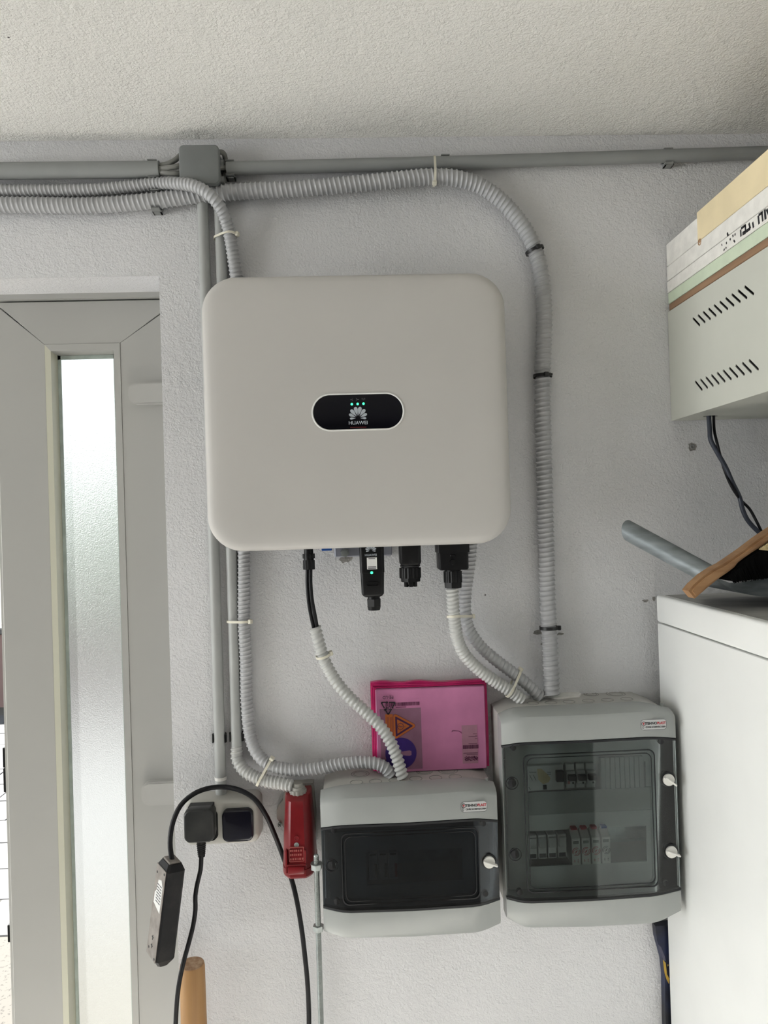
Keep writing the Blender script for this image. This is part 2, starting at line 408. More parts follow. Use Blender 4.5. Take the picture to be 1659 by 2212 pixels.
def hull2(pts):
    pts = sorted(set((round(a, 6), round(b, 6)) for a, b in pts))
    def half(ps):
        h = []
        for p in ps:
            while len(h) > 1 and (h[-1][0] - h[-2][0]) * (p[1] - h[-2][1]) - (h[-1][1] - h[-2][1]) * (p[0] - h[-2][0]) <= 0: h.pop()
            h.append(p)
        return h
    a, b = half(pts), half(pts[::-1]); return a[:-1] + b[:-1]
def cable_tie(label, circles, tangent, head_dir, m, group, w=.0045, tail=0.0):
    """strap pulled round the given (centre, radius) bundle, square head at head_dir"""
    c0 = sum((Vector(c) for c, r in circles), Vector()) / len(circles)
    t = Vector(tangent).normalized(); u = t.orthogonal().normalized(); v = t.cross(u)
    pts = []
    for c, r in circles:
        d = Vector(c) - c0
        for k in range(28):
            a = 2 * math.pi * k / 28; pts.append((d.dot(u) + (r + .0004) * math.cos(a), d.dot(v) + (r + .0004) * math.sin(a)))
    h = hull2(pts)
    root = thing('cable_tie', label, 'cable tie', c0, group)
    b = NB(); n = len(h); rows = []
    for (s, k) in ((-w / 2, 0), (w / 2, 0), (w / 2, .0013), (-w / 2, .0013)):
        row = []
        for (a, bb) in h:
            q = Vector((a, bb)); q = q + q.normalized() * k
            row.append(b.verts.new(c0 + u * q.x + v * q.y + t * s))
        rows.append(row)
    for i in range(4):
        A, B = rows[i], rows[(i + 1) % 4]
        for j in range(n): b.faces.new((A[j], A[(j + 1) % n], B[(j + 1) % n], B[j]))
    link('strap', b, m, root)
    hd = Vector(head_dir); hd = (hd - t * hd.dot(t)).normalized()
    best = max(h, key=lambda q: (u * q[0] + v * q[1]).dot(hd)); bp = c0 + u * best[0] + v * best[1] + hd * .0015
    b = NB(); e = t.cross(hd)
    mt = Matrix(((e.x, hd.x, t.x, bp.x), (e.y, hd.y, t.y, bp.y), (e.z, hd.z, t.z, bp.z), (0, 0, 0, 1)))
    box(b, -.0042, .0042, -.0025, .004, -.0042, .0042, .001, 1, mt)
    if tail: box(b, .003, .003 + tail, -.0005, .0008, -.002, .002, 0, 1, mt)
    link('head', b, m, root)
    return root

# ------------------------------------------------------------------ the setting
CZ = P(830, 297, 0).z                                   # ceiling height
JX = P(352, 900, 0).x                                   # right jamb of the door opening
LZ = P(170, 599, 0).z                                   # lintel
XL, XR, YF = -6.52, 1.25, -4.5
DL = -1.85                                              # left end of the doorway
b = NB()
box(b, JX, 2.7, 0, .30, -.02, CZ + .15)
box(b, DL, JX, 0, .30, LZ, CZ + .15)
box(b, XL - .2, DL, 0, .30, -.02, CZ + .15)
wall = struct('wall_back', b, 'wall')
XE = 2.5                                                # unseen wall stepped back here, shaped for the edge mirrored in the cover
b = NB(); box(b, XL - .2, XE + .2, YF - .2, .3, CZ, CZ + .15); struct('ceiling', b, 'ceil')
b = NB(); box(b, XL - .2, XE + .2, YF - .2, .3, -.15, 0); struct('floor', b, 'floor')
b = NB(); box(b, XR, XE + .2, -2.5, 0, 0, CZ); box(b, XE, XE + .2, YF, -2.5, 0, CZ); struct('wall_right', b, 'wall')
b = NB()                                                # unseen left wall, its gate opening assumed for the side light
box(b, XL - .2, XL, YF, -4.2, 0, CZ); box(b, XL - .2, XL, -.2, 0, 0, CZ); box(b, XL - .2, XL, -4.2, -.2, 2.2, CZ)
struct('wall_left', b, 'wall')
b = NB(); box(b, XL, XE, YF - .2, YF, 0, CZ); struct('wall_front', b, 'rear')
b = NB(); box(b, -12, XL - .2, -6, 9, -.4, -.03); struct('floor_3', b, 'bounce_ground')  # unseen ground outside the gate, added to bounce sun onto the ceiling

# bare spots and the old wall plug on the back wall
def blotch(px, py, w, h, name='bare_patch', y=-.0012, seed=0):
    rnd = random.Random(seed); c = P(px, py, 0); b = NB(); n = 15
    pts = []
    for i in range(n):
        a = 2 * math.pi * i / n; k = rnd.uniform(.6, 1.15)
        pts.append((c.x + w / 2 * k * math.cos(a), y, c.z + h / 2 * k * math.sin(a)))
    poly_prism(b, pts, (0, .004, 0)); return link(name, b, 'mortar', wall)
for i, q in enumerate(((1495, 965, .017, .019), (1394, 1298, .013, .006), (1168, 1366, .034, .010), (1208, 1369, .022, .005),
                       (1172, 1392, .008, .007), (748, 1206, .026, .020), (1412, 1293, .006, .010))):
    blotch(*q, seed=i)
c = P(1495, 965, 0); b = NB(); tube_ring(b, (c.x, -.0015, c.z), (0, 1, 0), .0035, .0013, 16, 6)
link('wall_plug', b, 'pvcdark', wall)

# ------------------------------------------------------------------ glazed door leaf in the left reveal
YD = .108
DR = thing('door_1', 'white plastic door leaf with narrow frosted glass strip', 'door', (P(180, 1400, YD).x, YD, 0)); DR['kind'] = 'structure'
del DR['category']
fz = P(170, 645, .1).z
b = NB(); box(b, DL, JX, .098, .17, fz, LZ); link('head_frame', b, 'doorpvc', DR)
xo0 = P(95, 1000, YD).x; xo0 = P(97, 760, YD).x; xo1 = P(259, 742, YD).x; zo1 = P(175, 743, YD).z   # outline of the glazing bead
xl = P(-8, 760, YD).x                                                                             # left edge of the leaf
zl0 = .02; zo0 = .14
top = fz - .003
def prism_xz(name, pts, m, y0=YD, y1=YD + .062, bev=.0007, parent=DR):
    b = NB(); poly_prism(b, [(x, y0, z) for x, z in pts], (0, y1 - y0, 0))
    bmesh.ops.recalc_face_normals(b, faces=b.faces)
    bmesh.ops.bevel(b, geom=[e for e in b.edges if all(abs(v.co.y - y0) < 1e-6 for v in e.verts)], offset=bev, segments=1, affect='EDGES')
    return link(name, b, m, parent)
g = .00015
prism_xz('stile', [(xl, zl0), (xo0 - g, zo0), (xo0 - g, zo1), (xl, top - .004)], 'doorpvc')
prism_xz('stile', [(JX + .012, zl0), (JX + .012, top - .004), (xo1 + g, zo1), (xo1 + g, zo0)], 'doorpvc')
prism_xz('rail', [(xl + g, top), (xo0, zo1 + g), (xo1, zo1 + g), (JX + .012, top)], 'doorpvc')
prism_xz('rail', [(xl, zl0 - g), (JX + .012, zl0 - g), (xo1, zo0 - g), (xo0, zo0 - g)], 'doorpvc')
xi0 = P(110, 765, YD).x; xi1 = P(246, 760, YD).x; zi1 = P(176, 757.5, YD).z; zi0 = zo0 + .015
YG = YD + .028
def bead(name, a, bb, m='doorpvc'):
    bm_ = NB()
    loft(bm_, [[(x, y, z) for x, y, z in a], [(x, y, z) for x, y, z in bb]]); return link(name, bm_, m, DR)
# beads: flat face, then a sloping inner return down to the pane
def bead_side(p_out0, p_out1, p_in0, p_in1, p_g0, p_g1, m):
    bm_ = NB()
    A = [(p_out0[0], YD - .001, p_out0[1]), (p_in0[0], YD - .001, p_in0[1]), (p_g0[0], YG, p_g0[1]), (p_out0[0], YG, p_out0[1])]
    B = [(p_out1[0], YD - .001, p_out1[1]), (p_in1[0], YD - .001, p_in1[1]), (p_g1[0], YG, p_g1[1]), (p_out1[0], YG, p_out1[1])]
    loft(bm_, [A, B]); return link('glazing_bead', bm_, m, DR)
e = .004
O = [(xo0, zo0), (xo1, zo0), (xo1, zo1), (xo0, zo1)]
I = [(xi0, zi0), (xi1, zi0), (xi1, zi1), (xi0, zi1)]
G = [(xi0 + e, zi0 + e), (xi1 - e, zi0 + e), (xi1 - e, zi1 - e), (xi0 + e, zi1 - e)]
for i in range(4):
    j = (i + 1) % 4
    bead_side(O[i], O[j], I[i], I[j], G[i], G[j], 'doorbead' if i == 3 else 'doorpvc')
b = NB()                                                # spacer bar of the double pane
for (x0, x1, z0, z1) in ((G[0][0], G[0][0] + .006, G[0][1], G[2][1]), (G[1][0] - .005, G[1][0], G[0][1], G[2][1]), (G[0][0], G[1][0], G[2][1] - .008, G[2][1])):
    box(b, x0, x1, YG - .004, YG - .0004, z0, z1)
link('spacer_bar', b, 'spacer', DR)
b = NB(); box(b, G[0][0], G[1][0], YG, YG + .004, G[0][1], G[2][1]); link('pane', b, 'glass', DR)['label'] = 'frosted glass pane'
# rounded plastic hinge covers on the right stile
for k, (py0, py1) in enumerate(((825, 872), (1691, 1742))):
    pl = P(276 if k == 0 else 304, (py0 + py1) / 2, YD - .018); z1 = P(320, py0, YD - .018).z; z0 = P(320, py1, YD - .018).z
    b = NB(); x1 = JX + .01; h = z1 - z0; r = .018
    pts = [(x1, z0)] + [(pl.x + r - r * math.sin(R(a)), z0 + r - r * math.cos(R(a))) for a in range(0, 91, 15)] + \
          [(pl.x + r - r * math.cos(R(a)), z1 - r + r * math.sin(R(a))) for a in range(0, 91, 15)] + [(x1, z1)]
    poly_prism(b, [(x, YD - .018, z) for x, z in pts], (0, .018, 0)); bmesh.ops.recalc_face_normals(b, faces=b.faces)
    bmesh.ops.bevel(b, geom=[e_ for e_ in b.edges if all(abs(v.co.y - YD + .018) < 1e-6 for v in e_.verts)], offset=.003, segments=2, affect='EDGES')
    o = link('hinge_cover', b, 'hingecap', DR)
# edge seal strip and black lock keeps on the free edge
b = NB(); box(b, xl - .010, xl - .0005, YD + .012, YD + .055, zl0, top - .004); link('edge_strip', b, 'doorpvc', DR)
for (py0, py1) in ((1612, 1655), (1656, 1708), (1993, 2030)):
    a, c = P(2, py0, YD + .03), P(2, py1, YD + .03)
    b = NB(); box(b, xl - .018, xl - .0105, YD + .018, YD + .045, c.z, a.z, .001, 1); link('lock_keep', b, 'black', DR)
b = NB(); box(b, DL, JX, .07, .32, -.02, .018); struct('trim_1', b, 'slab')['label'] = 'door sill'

# ------------------------------------------------------------------ outside, seen past and through the door
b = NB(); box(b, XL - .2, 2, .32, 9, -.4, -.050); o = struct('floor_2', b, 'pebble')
pav = thing('paving', 'pale concrete slab paving outside beyond the open door', 'paving', (-2.0, 3.5, -.07))
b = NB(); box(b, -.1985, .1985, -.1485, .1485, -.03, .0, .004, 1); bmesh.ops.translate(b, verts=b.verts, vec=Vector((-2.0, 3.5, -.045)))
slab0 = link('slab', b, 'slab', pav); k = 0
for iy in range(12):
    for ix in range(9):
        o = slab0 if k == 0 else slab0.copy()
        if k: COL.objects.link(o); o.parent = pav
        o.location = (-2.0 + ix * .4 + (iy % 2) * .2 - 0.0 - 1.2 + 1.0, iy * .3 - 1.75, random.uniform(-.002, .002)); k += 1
for i, (x, y, s, zz) in enumerate(((-3.1, 6.5, .48, 1.15), (-1.95, 6.6, .5, 1.3), (-.8, 6.5, .48, 1.0))):
    b = NB(); bmesh.ops.create_icosphere(b, subdivisions=4, radius=1)
    for v in b.verts:
        k = 1 + .12 * math.sin(v.co.x * 9 + i) * math.sin(v.co.y * 8 + 2 * i) + random.uniform(-.07, .07)
        v.co = Vector((x + v.co.x * s * k, y + v.co.y * s * .7 * k, zz + v.co.z * zz * .93 * k - .05))
    tag(link('shrub', b, 'leaf'), ('green shrub outside behind the glass strip, %s' % ('leftmost of three', 'middle one of three', 'rightmost of three')[i]), 'shrub', 'shrubs beyond the door')
hs = thing('garden_wall', 'pinkish rendered wall far outside the door gap', 'wall', (-3.2, 5.6, -.08))
b = NB(); box(b, -5.2, -1.7, 5.5, 5.7, -.08, .62); link('wall_face', b, 'pinkwall', hs)
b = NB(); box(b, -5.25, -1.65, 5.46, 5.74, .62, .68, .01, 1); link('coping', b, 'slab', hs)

# ------------------------------------------------------------------ rigid conduits under the ceiling
def rigid(name, label, pts, r, m='pvc', cat='conduit', hollow=False):
    b = NB()
    sweep(b, [P(*p) for p in pts], r, 18, .05)
    return tag(link(name, b, m), label, cat)
rigid('conduit', 'thick grey plastic conduit under ceiling, left of the junction box', [(-60, 370, -.022), (345, 366, -.022)], .0155)
rigid('conduit', 'grey plastic conduit under ceiling, running right from the junction box', [(490, 364, -.016), (960, 352, -.016), (1500, 335, -.016), (1720, 328, -.016)], .0125)
rigid('conduit', 'grey vertical conduit running down to the socket outlet', [(437, 408, -.0125), (461, 1150, -.0125), (478, 1721, -.0125)], .0105, 'pvc_lit')
rigid('conduit', 'grey vertical conduit second from door, behind inverter, ending in ribbed hose', [(473, 412, -.0125), (500, 1195, -.0125), (512, 1622, -.0125)], .0105, 'pvc_lit')
# coupling collar near the outlet on the first conduit is part of the tube's look
c0 = P(477.6, 1690, -.0125)
b = NB(); cyl(b, P(476.6, 1677, -.0125), P(476.8, 1684, -.0125), .0112); tag(link('conduit_collar', b, 'knob'), 'white collar round the outlet conduit above the sockets', 'collar')

# junction box
jc = P(430, 355, -.045); JW = .0745
jb = thing('junction_box', 'grey square junction box under the ceiling', 'junction box', (jc.x, 0, jc.z - JW / 2))
b = NB(); rplate(b, jc.x, jc.z, JW - .004, JW - .004, .008, -.032, -.001); link('base', b, 'jbox', jb)
b = NB(); loft(b, [[(x, y, z) for x, z in rrect(jc.x, jc.z, JW - i, JW - i, .009)] for y, i in ((-.031, 0), (-.043, 0), (-.0455, .003), (-.046, .006))]); link('lid', b, 'jbox', jb)
b = NB(); sx = jc.x + JW / 2 - .001
for z in (jc.z + .012, jc.z - .020): cyl(b, (sx, -.02, z), (sx + .006, -.02, z), .008)
link('grommet', b, 'pvcdark', jb)
for i, (pts, lab) in enumerate((
    ([(343, 358, -.024), (362, 354, -.03), (378, 346, -.03), (390, 335, -.025)], 'grey cable bending up into junction box, topmost of three at left'),
    ([(343, 364, -.028), (365, 362, -.034), (385, 359, -.034), (395, 357, -.026)], 'grey cable entering junction box, middle of three at left'),
    ([(343, 371, -.026), (365, 374, -.032), (385, 375, -.032), (396, 375, -.026)], 'grey cable entering junction box, lowest of three at left'),
    ([(470, 328, -.02), (482, 330, -.018), (487, 345, -.008), (488, 364, -.006), (484, 385, -.008), (486, 405, -.01)], 'grey cable looping down the right side of junction box'),
    ([(468, 362, -.022), (500, 362, -.017)], 'grey cable from junction box into the right hand conduit'))):
    b = NB(); sweep(b, [P(*p) for p in pts], .0048, 12, .003); tag(link('cable', b, 'cable_grey', ang=60), lab, 'cable')

# ------------------------------------------------------------------ pipe clips
def clip(px, py, y, r, horiz, label, m='pvcdark', gap=.35):
    c = P(px, py, y); root = thing('pipe_clip', label, 'clip', (c.x, 0, c.z), 'pipe clips on the wall')
    b = NB(); n = 16; w = .008
    rows = []
    for (rr, s) in ((r, -w), (r, w), (r + .0022, w), (r + .0022, -w)):
        row = []
        for i in range(n + 1):
            a = R(-215 + 250 * i / n) if False else math.pi * (gap + (2 - 2 * gap) * i / n) - math.pi / 2 - 0
            # opening faces the room (-y)
            d1 = math.cos(a - math.pi / 2 + math.pi); d2 = math.sin(a - math.pi / 2 + math.pi)
            ax = (c.x + s, c.y + rr * -math.cos(math.pi * (gap + (2 - 2 * gap) * i / n)), c.z + rr * math.sin(math.pi * (gap + (2 - 2 * gap) * i / n)))
            if not horiz: ax = (c.x + rr * math.sin(math.pi * (gap + (2 - 2 * gap) * i / n)), ax[1], c.z + s)
            row.append(b.verts.new(Vector(ax)))
        rows.append(row)
    for i in range(4):
        A, B = rows[i], rows[(i + 1) % 4]
        for j in range(n): b.faces.new((A[j], A[j + 1], B[j + 1], B[j]))
    b.faces.new([rw[0] for rw in rows]); b.faces.new([rw[-1] for rw in rows][::-1])
    link('saddle', b, m, root)
    b = NB()
    if horiz: box(b, c.x - w, c.x + w, 0, min(-.001, c.y + r), c.z - r * .6, c.z + r * .6)
    else: box(b, c.x - r * .6, c.x + r * .6, 0, min(-.001, c.y + r), c.z - w, c.z + w)
    link('foot', b, m, root)
    return root
clip(330, 367, -.022, .0165, True, 'grey pipe clip holding the thick left conduit')
clip(335, 401, -.020, .0140, True, 'grey pipe clip holding upper ribbed hose above door')
clip(337, 433, -.022, .0180, True, 'grey pipe clip holding lower ribbed hose above door')
clip(497, 364, -.016, .0135, True, 'grey pipe clip at right conduit beside the junction box')
clip(962, 352, -.016, .0135, True, 'grey pipe clip on right conduit by the white cable tie')
clip(1443, 338, -.016, .0135, True, 'grey pipe clip on right conduit, farthest right near the stacked boards')
clip(474, 1594, -.0125, .0115, False, 'grey pipe clip on outlet conduit', 'black')
clip(511, 1591, -.0125, .0115, False, 'grey pipe clip just above the ribbed hose on conduit', 'black')
# small hooks of the clips that show below the conduit
for (px, py, lab) in ((499, 380, 'open grey clip jaw below right conduit beside the junction box'), (1445, 352, 'open grey clip jaw below right conduit near stacked boards'),
                      (339, 453, 'open grey clip jaw under lower ribbed hose above door')):
    c = P(px, py, -.012); root = thing('clip_jaw', lab, 'clip', c, 'open clip jaws')
    b = NB(); box(b, c.x - .008, c.x + .008, c.y - .004, 0, c.z - .006, c.z - .004); link('jaw_plate', b, 'pvcdark', root)
    b = NB(); box(b, c.x - .008, c.x - .006, c.y - .004, 0, c.z - .006, c.z + .006); box(b, c.x + .006, c.x + .008, c.y - .004, 0, c.z - .006, c.z + .006); link('jaw_side', b, 'pvc', root)

# ------------------------------------------------------------------ ribbed hoses
HB = [(-60, 443, -.020), (60, 443, -.020), (200, 444, -.020), (330, 434, -.021), (430, 421, -.021), (520, 414, -.022), (640, 408, -.025), (760, 398, -.028), (860, 388, -.030),
      (930, 382, -.030), (985, 385, -.030), (1035, 400, -.027), (1075, 427, -.024), (1113, 466, -.022), (1142, 510, -.020), (1160, 555, -.020), (1171, 610, -.020), (1176, 680, -.020),
      (1174, 750, -.020), (1172, 812, -.020), (1173, 900, -.020), (1176, 1020, -.020), (1180, 1180, -.020), (1183, 1300, -.022), (1186, 1360, -.024), (1190, 1440, -.03), (1192, 1502, -.036)]
hose('ribbed_hose', 'thick grey ribbed hose arching along wall right of the inverter', HB, .0165, .0093, .0024, 'hose')
HA = [(-60, 412, -.018), (60, 412, -.018), (200, 410, -.018), (290, 402, -.019), (340, 397, -.024), (390, 397, -.040), (425, 404, -.052), (455, 423, -.056), (478, 452, -.048), (492, 490, -.034),
      (500, 530, -.026), (506, 570, -.022), (511, 610, -.018), (518, 800, -.018), (524, 1000, -.018), (527, 1195, -.018), (527, 1340, -.018), (531, 1430, -.018), (533, 1520, -.019), (541, 1590, -.024), (556, 1628, -.03),
      (583, 1652, -.036), (625, 1662, -.040), (680, 1661, -.042), (735, 1651, -.044), (785, 1646, -.047), (815, 1650, -.049), (835, 1661, -.050), (845, 1676, -.050)]
hose('ribbed_hose', 'slim grey ribbed hose crossing over at junction box, passing behind the inverter', HA, .0127, .0079, .0020, 'hose')
HE = [(511, 1612, -.0125), (513, 1640, -.018), (524, 1660, -.026), (545, 1676, -.034), (575, 1687, -.042), (608, 1693, -.050), (634, 1699, -.056)]
hose('ribbed_hose', 'short grey ribbed hose bending toward the red plug', HE, .0128, .0072, .0024, 'hose2')
HF = [(680, 1354, -.070), (688, 1385, -.068), (700, 1425, -.062), (722, 1466, -.058), (752, 1503, -.056), (790, 1538, -.056), (822, 1570, -.058), (843, 1602, -.060), (858, 1638, -.062), (870, 1680, -.064)]
hose('ribbed_hose', 'light grey ribbed hose crossing in front of the pink bag', HF, .0122, .0086, .0028, 'hose2', .3, .3)
HG = [(977, 1268, -.082), (978, 1300, -.080), (982, 1345, -.074), (988, 1380, -.068), (1003, 1413, -.060), (1034, 1446, -.054), (1075, 1475, -.050), (1105, 1494, -.050), (1128, 1512, -.050)]
hose('ribbed_hose', 'light grey ribbed hose hanging from black gland, front one of the pair', HG, .0123, .0072, .0022, 'hose2', .3, .25)
HH = [(1018, 1172, -.040), (1014, 1220, -.036), (1007, 1270, -.034), (1005, 1320, -.034), (1013, 1358, -.034), (1036, 1394, -.034), (1070, 1425, -.034), (1110, 1455, -.034), (1145, 1484, -.034), (1168, 1508, -.034)]
hose('ribbed_hose', 'grey ribbed hose along the wall, rear one of the pair', HH, .0125, .0080, .0018, 'hose', .16, .25)

T3 = lambda a, c: (P(*c) - P(*a))
G1, G2 = 'white cable ties', 'black cable ties'
cable_tie('white cable tie hanging ribbed hose from the conduit below ceiling', [(P(938, 382, -.030), .0165), (P(938, 353, -.016), .0125)], T3((930, 382, -.03), (950, 383, -.03)), (0, -.5, -1), 'tie', G1)
cable_tie('white cable tie round conduit and slim hose above the inverter', [(P(496.5, 511, -.029), .0127), (P(475.5, 512, -.0125), .0105)], (.06, .1, 1), (1, -.4, 0), 'tie', G1)
cable_tie('white cable tie round conduit and hose below the inverter left corner', [(P(527, 1342, -.018), .0127), (P(503.5, 1342, -.0125), .0105)], (0, 0, 1), (1, -.5, 0), 'tie', G1)
cable_tie('white cable tie round the two hoses above the red plug', [(P(580, 1650, -.036), .0127), (P(565, 1684, -.040), .0128)], T3((560, 1640, -.03), (600, 1664, -.036)), (.15, -.35, 1), 'tie', G1)
cable_tie('white cable tie at upper end of hose crossing the pink bag', [(P(698, 1416, -.063), .0124)], T3((688, 1385, -.068), (704, 1440, -.06)), (1, .2, .2), 'tie', G1)
cable_tie('white cable tie round the pair of hoses just under the black gland', [(P(981, 1334, -.075), .0124), (P(1006, 1330, -.034), .0126)], (0, .15, 1), (1, .4, .3), 'tie', G1)
cable_tie('white cable tie round the pair of hoses just above right enclosure', [(P(1096, 1488, -.050), .0124), (P(1122, 1464, -.034), .0126)], T3((1075, 1475, -.05), (1105, 1494, -.05)), (.6, .1, 1), 'tie', G1)
cable_tie('black cable tie at the bend of thick ribbed hose, topmost of three', [(P(1155, 541, -.020), .0167)], T3((1142, 510, -.02), (1160, 555, -.02)), (.15, -1, .1), 'tie_black', G2, .006)
cable_tie('black cable tie on thick ribbed hose right of inverter, middle of three', [(P(1172, 812, -.020), .0167)], (0, 0, 1), (.2, -1, 0), 'tie_black', G2, .006, .01)
cable_tie('black cable tie on thick ribbed hose above right enclosure, lowest of three', [(P(1186, 1356, -.024), .0167)], (0, 0, 1), (1, -.4, 0), 'tie_black', G2, .006)

# ------------------------------------------------------------------ the inverter
YI = -.158
YE = -.136
x0 = P(443.5, 900, YE).x; x1 = P(1096, 900, YE).x; z1 = P(775, 597, YE).z; z0 = P(775, 1182.5, YE).z
icx, icz, iw, ih = (x0 + x1) / 2, (z0 + z1) / 2, x1 - x0, z1 - z0
inv = thing('solar_inverter', 'large white rounded square solar inverter on the wall', 'inverter', (icx, 0, z0))
b = NB(); prof = []
for y, ins in ((-.112, .010), (-.112, .001), (-.118, 0), (-.140, 0), (-.1455, .0012), (-.150, .0040), (-.1532, .0085), (-.1552, .015), (-.1564, .026), (-.1572, .05)):
    prof.append([(x, y, z) for x, z in rrect(icx, icz, iw - 2 * ins, ih - 2 * ins, max(.018, .062 - ins), 14)])
loft(b, prof, True, True); link('front_cover', b, 'inv', inv, ang=50)
b = NB(); rx0, rx1 = P(572, 900, -.06).x, P(985, 900, -.06).x
rplate(b, (rx0 + rx1) / 2, icz + .012, rx1 - rx0, ih - .075, .02, -.1125, -.030); link('chassis', b, 'alu', inv)
b = NB()
for i in range(22):
    xx = rx0 + .02 + (rx1 - rx0 - .04) * i / 21; box(b, xx - .0012, xx + .0012, -.030, -.012, icz - ih * .38, icz + ih * .40)
o = link('cooling_fin', b, 'alu', inv); o['kind'] = 'stuff'
# wall bracket seen below the cover
ba, bb_ = P(723, 1204, -.006), P(846, 1180, -.006)
b = NB(); box(b, ba.x, bb_.x, -.008, -.001, ba.z, ba.z + .06, .002, 1); link('wall_bracket', b, mat('bluish_zinc_bracket', (.30, .31, .36), .45, metal=.4, var=.1, vscale=30), inv)
bt = P(745, 1194, -.012); b = NB(); cyl(b, (bt.x, -.020, bt.z), (bt.x, -.008, bt.z), .0085, seg=6); cyl(b, (bt.x, -.024, bt.z), (bt.x, -.020, bt.z), .0055, seg=14); link('bolt', b, 'steel', inv)
a = P(706, 1187, -.05); b = NB(); box(b, a.x - .0095, a.x + .0095, -.06, -.045, a.z - .002, a.z + .03, .001, 1); link('dc_plug', b, 'blue', inv)

# display window
YF_ = -.1572
wc = P(773.5, 889.5, YF_); ww, wh = .1555, .0605
b = NB()
lo = []
for y, ins in ((YF_ + .001, -.0028), (YF_ - .0012, -.0020), (YF_ - .0015, -.0006), (YF_ - .0004, .0004), (YF_ + .001, .0006)):
    lo.append([(x, y, z) for x, z in rrect(wc.x, wc.z, ww - 2 * ins, wh - 2 * ins, (wh - 2 * ins) / 2 - .0002, 14)])
loft(b, lo, False, False); link('display_bezel', b, 'inv_edge', inv)
b = NB(); rplate(b, wc.x, wc.z, ww, wh, wh / 2 - .0002, YF_ - .0003, YF_ + .0015, 14); disp = link('display', b, 'blackglass', inv)
YP = YF_ - .00032
def flower(cx, cz, s, y, m, parent, name='emblem'):
    """eight-petal fan emblem; s = full width"""
    bm_ = NB(); c0 = Vector((cx, y, cz))
    spec = [(103, .64, .108), (77, .64, .108), (130, .62, .10), (50, .62, .10), (156, .55, .082), (24, .55, .082), (183, .46, .058), (-3, .46, .058)]
    for ang, L, wd in spec:
        a = R(ang); d = Vector((math.cos(a), 0, math.sin(a))); n = Vector((-d.z, 0, d.x))
        st = .13
        outl = []
        for t, k in ((0, 0), (.25, .40), (.5, .78), (.72, 1.0), (.88, .85), (.97, .45), (1.0, 0)):
            outl.append((st + (L - st) * t, k * wd))
        up = [c0 + d * (l * s) + n * (w_ * s) for l, w_ in outl]; dn = [c0 + d * (l * s) - n * (w_ * s) for l, w_ in outl[-2:0:-1]]
        poly_prism(bm_, up + dn, (0, -.0002, 0))
    return link(name, bm_, m, parent, flat=True)
def logo(px, py, s, y, parent):
    c = P(px, py, y); return flower(c.x, c.z, s, y, 'logo', parent)
c = P(773.5, 903, YP); flower(c.x, c.z, .031, YP, 'logo', disp)
c = P(773.8, 913.6, YP); text('lettering', 'HUAWEI', .0082, (c.x, YP, c.z), M['logo'], disp, sx=1.05, bold=.00012)
for px in (760, 772.6, 785.2):
    c = P(px, 872.6 - (px - 772) * .04, YP); b = NB(); cyl(b, (c.x, YP, c.z), (c.x, YP - .0004, c.z), .0021, .0018, 16); link('led', b, 'led', disp)['label'] = 'lit green light'
for px, k in ((759.5, 0), (772, 1), (785, 2)):
    c = P(px, 862.8 - (px - 772) * .04, YP); b = NB(); s = .0021
    if k == 0:
        bar(b, c.x - s, c.z, c.x, c.z, .0016, YP); bar(b, c.x + s * .2, c.z, c.x + s, c.z + s, .0007, YP); bar(b, c.x + s * .2, c.z, c.x + s, c.z - s, .0007, YP)
    elif k == 1:
        bar(b, c.x - s, c.z + s, c.x - .0005, c.z, .0007, YP); bar(b, c.x - s, c.z - s, c.x - .0005, c.z, .0007, YP); bar(b, c.x - .0004, c.z, c.x + s * 1.3, c.z, .0007, YP)
    else:
        bar(b, c.x, c.z - s, c.x, c.z + s * .4, .0007, YP)
        for q in (.0014, .0025): bar(b, c.x - q, c.z - s * .4, c.x - q, c.z + s, .0006, YP); bar(b, c.x + q, c.z - s * .4, c.x + q, c.z + s, .0006, YP)
    link('icon', b, 'icon', disp)
c = P(774, 923, YP); b = NB(); bar(b, c.x - .014, c.z, c.x + .014, c.z, .0009, YP); link('red_line', b, 'red_mark', disp)

# connectors below the inverter
zc = z0 + .028                                         # underside of the chassis
def nut(bm, c, zt, zb, r, seg=6, tw=0.3): cyl(bm, (c.x, c.y, zt), (c.x, c.y, zb), r, r * .97, seg, True, tw)
def ribbed(bm, c, zt, zb, r, n=16):
    pts = []
    for i in range(n * 4):
        a = 2 * math.pi * i / (n * 4); rr = r * (1.0 if (i % 4) in (0, 1) else .93); pts.append((c.x + rr * math.cos(a), c.y + rr * math.sin(a), zt))
    poly_prism(bm, pts, (0, 0, zb - zt))
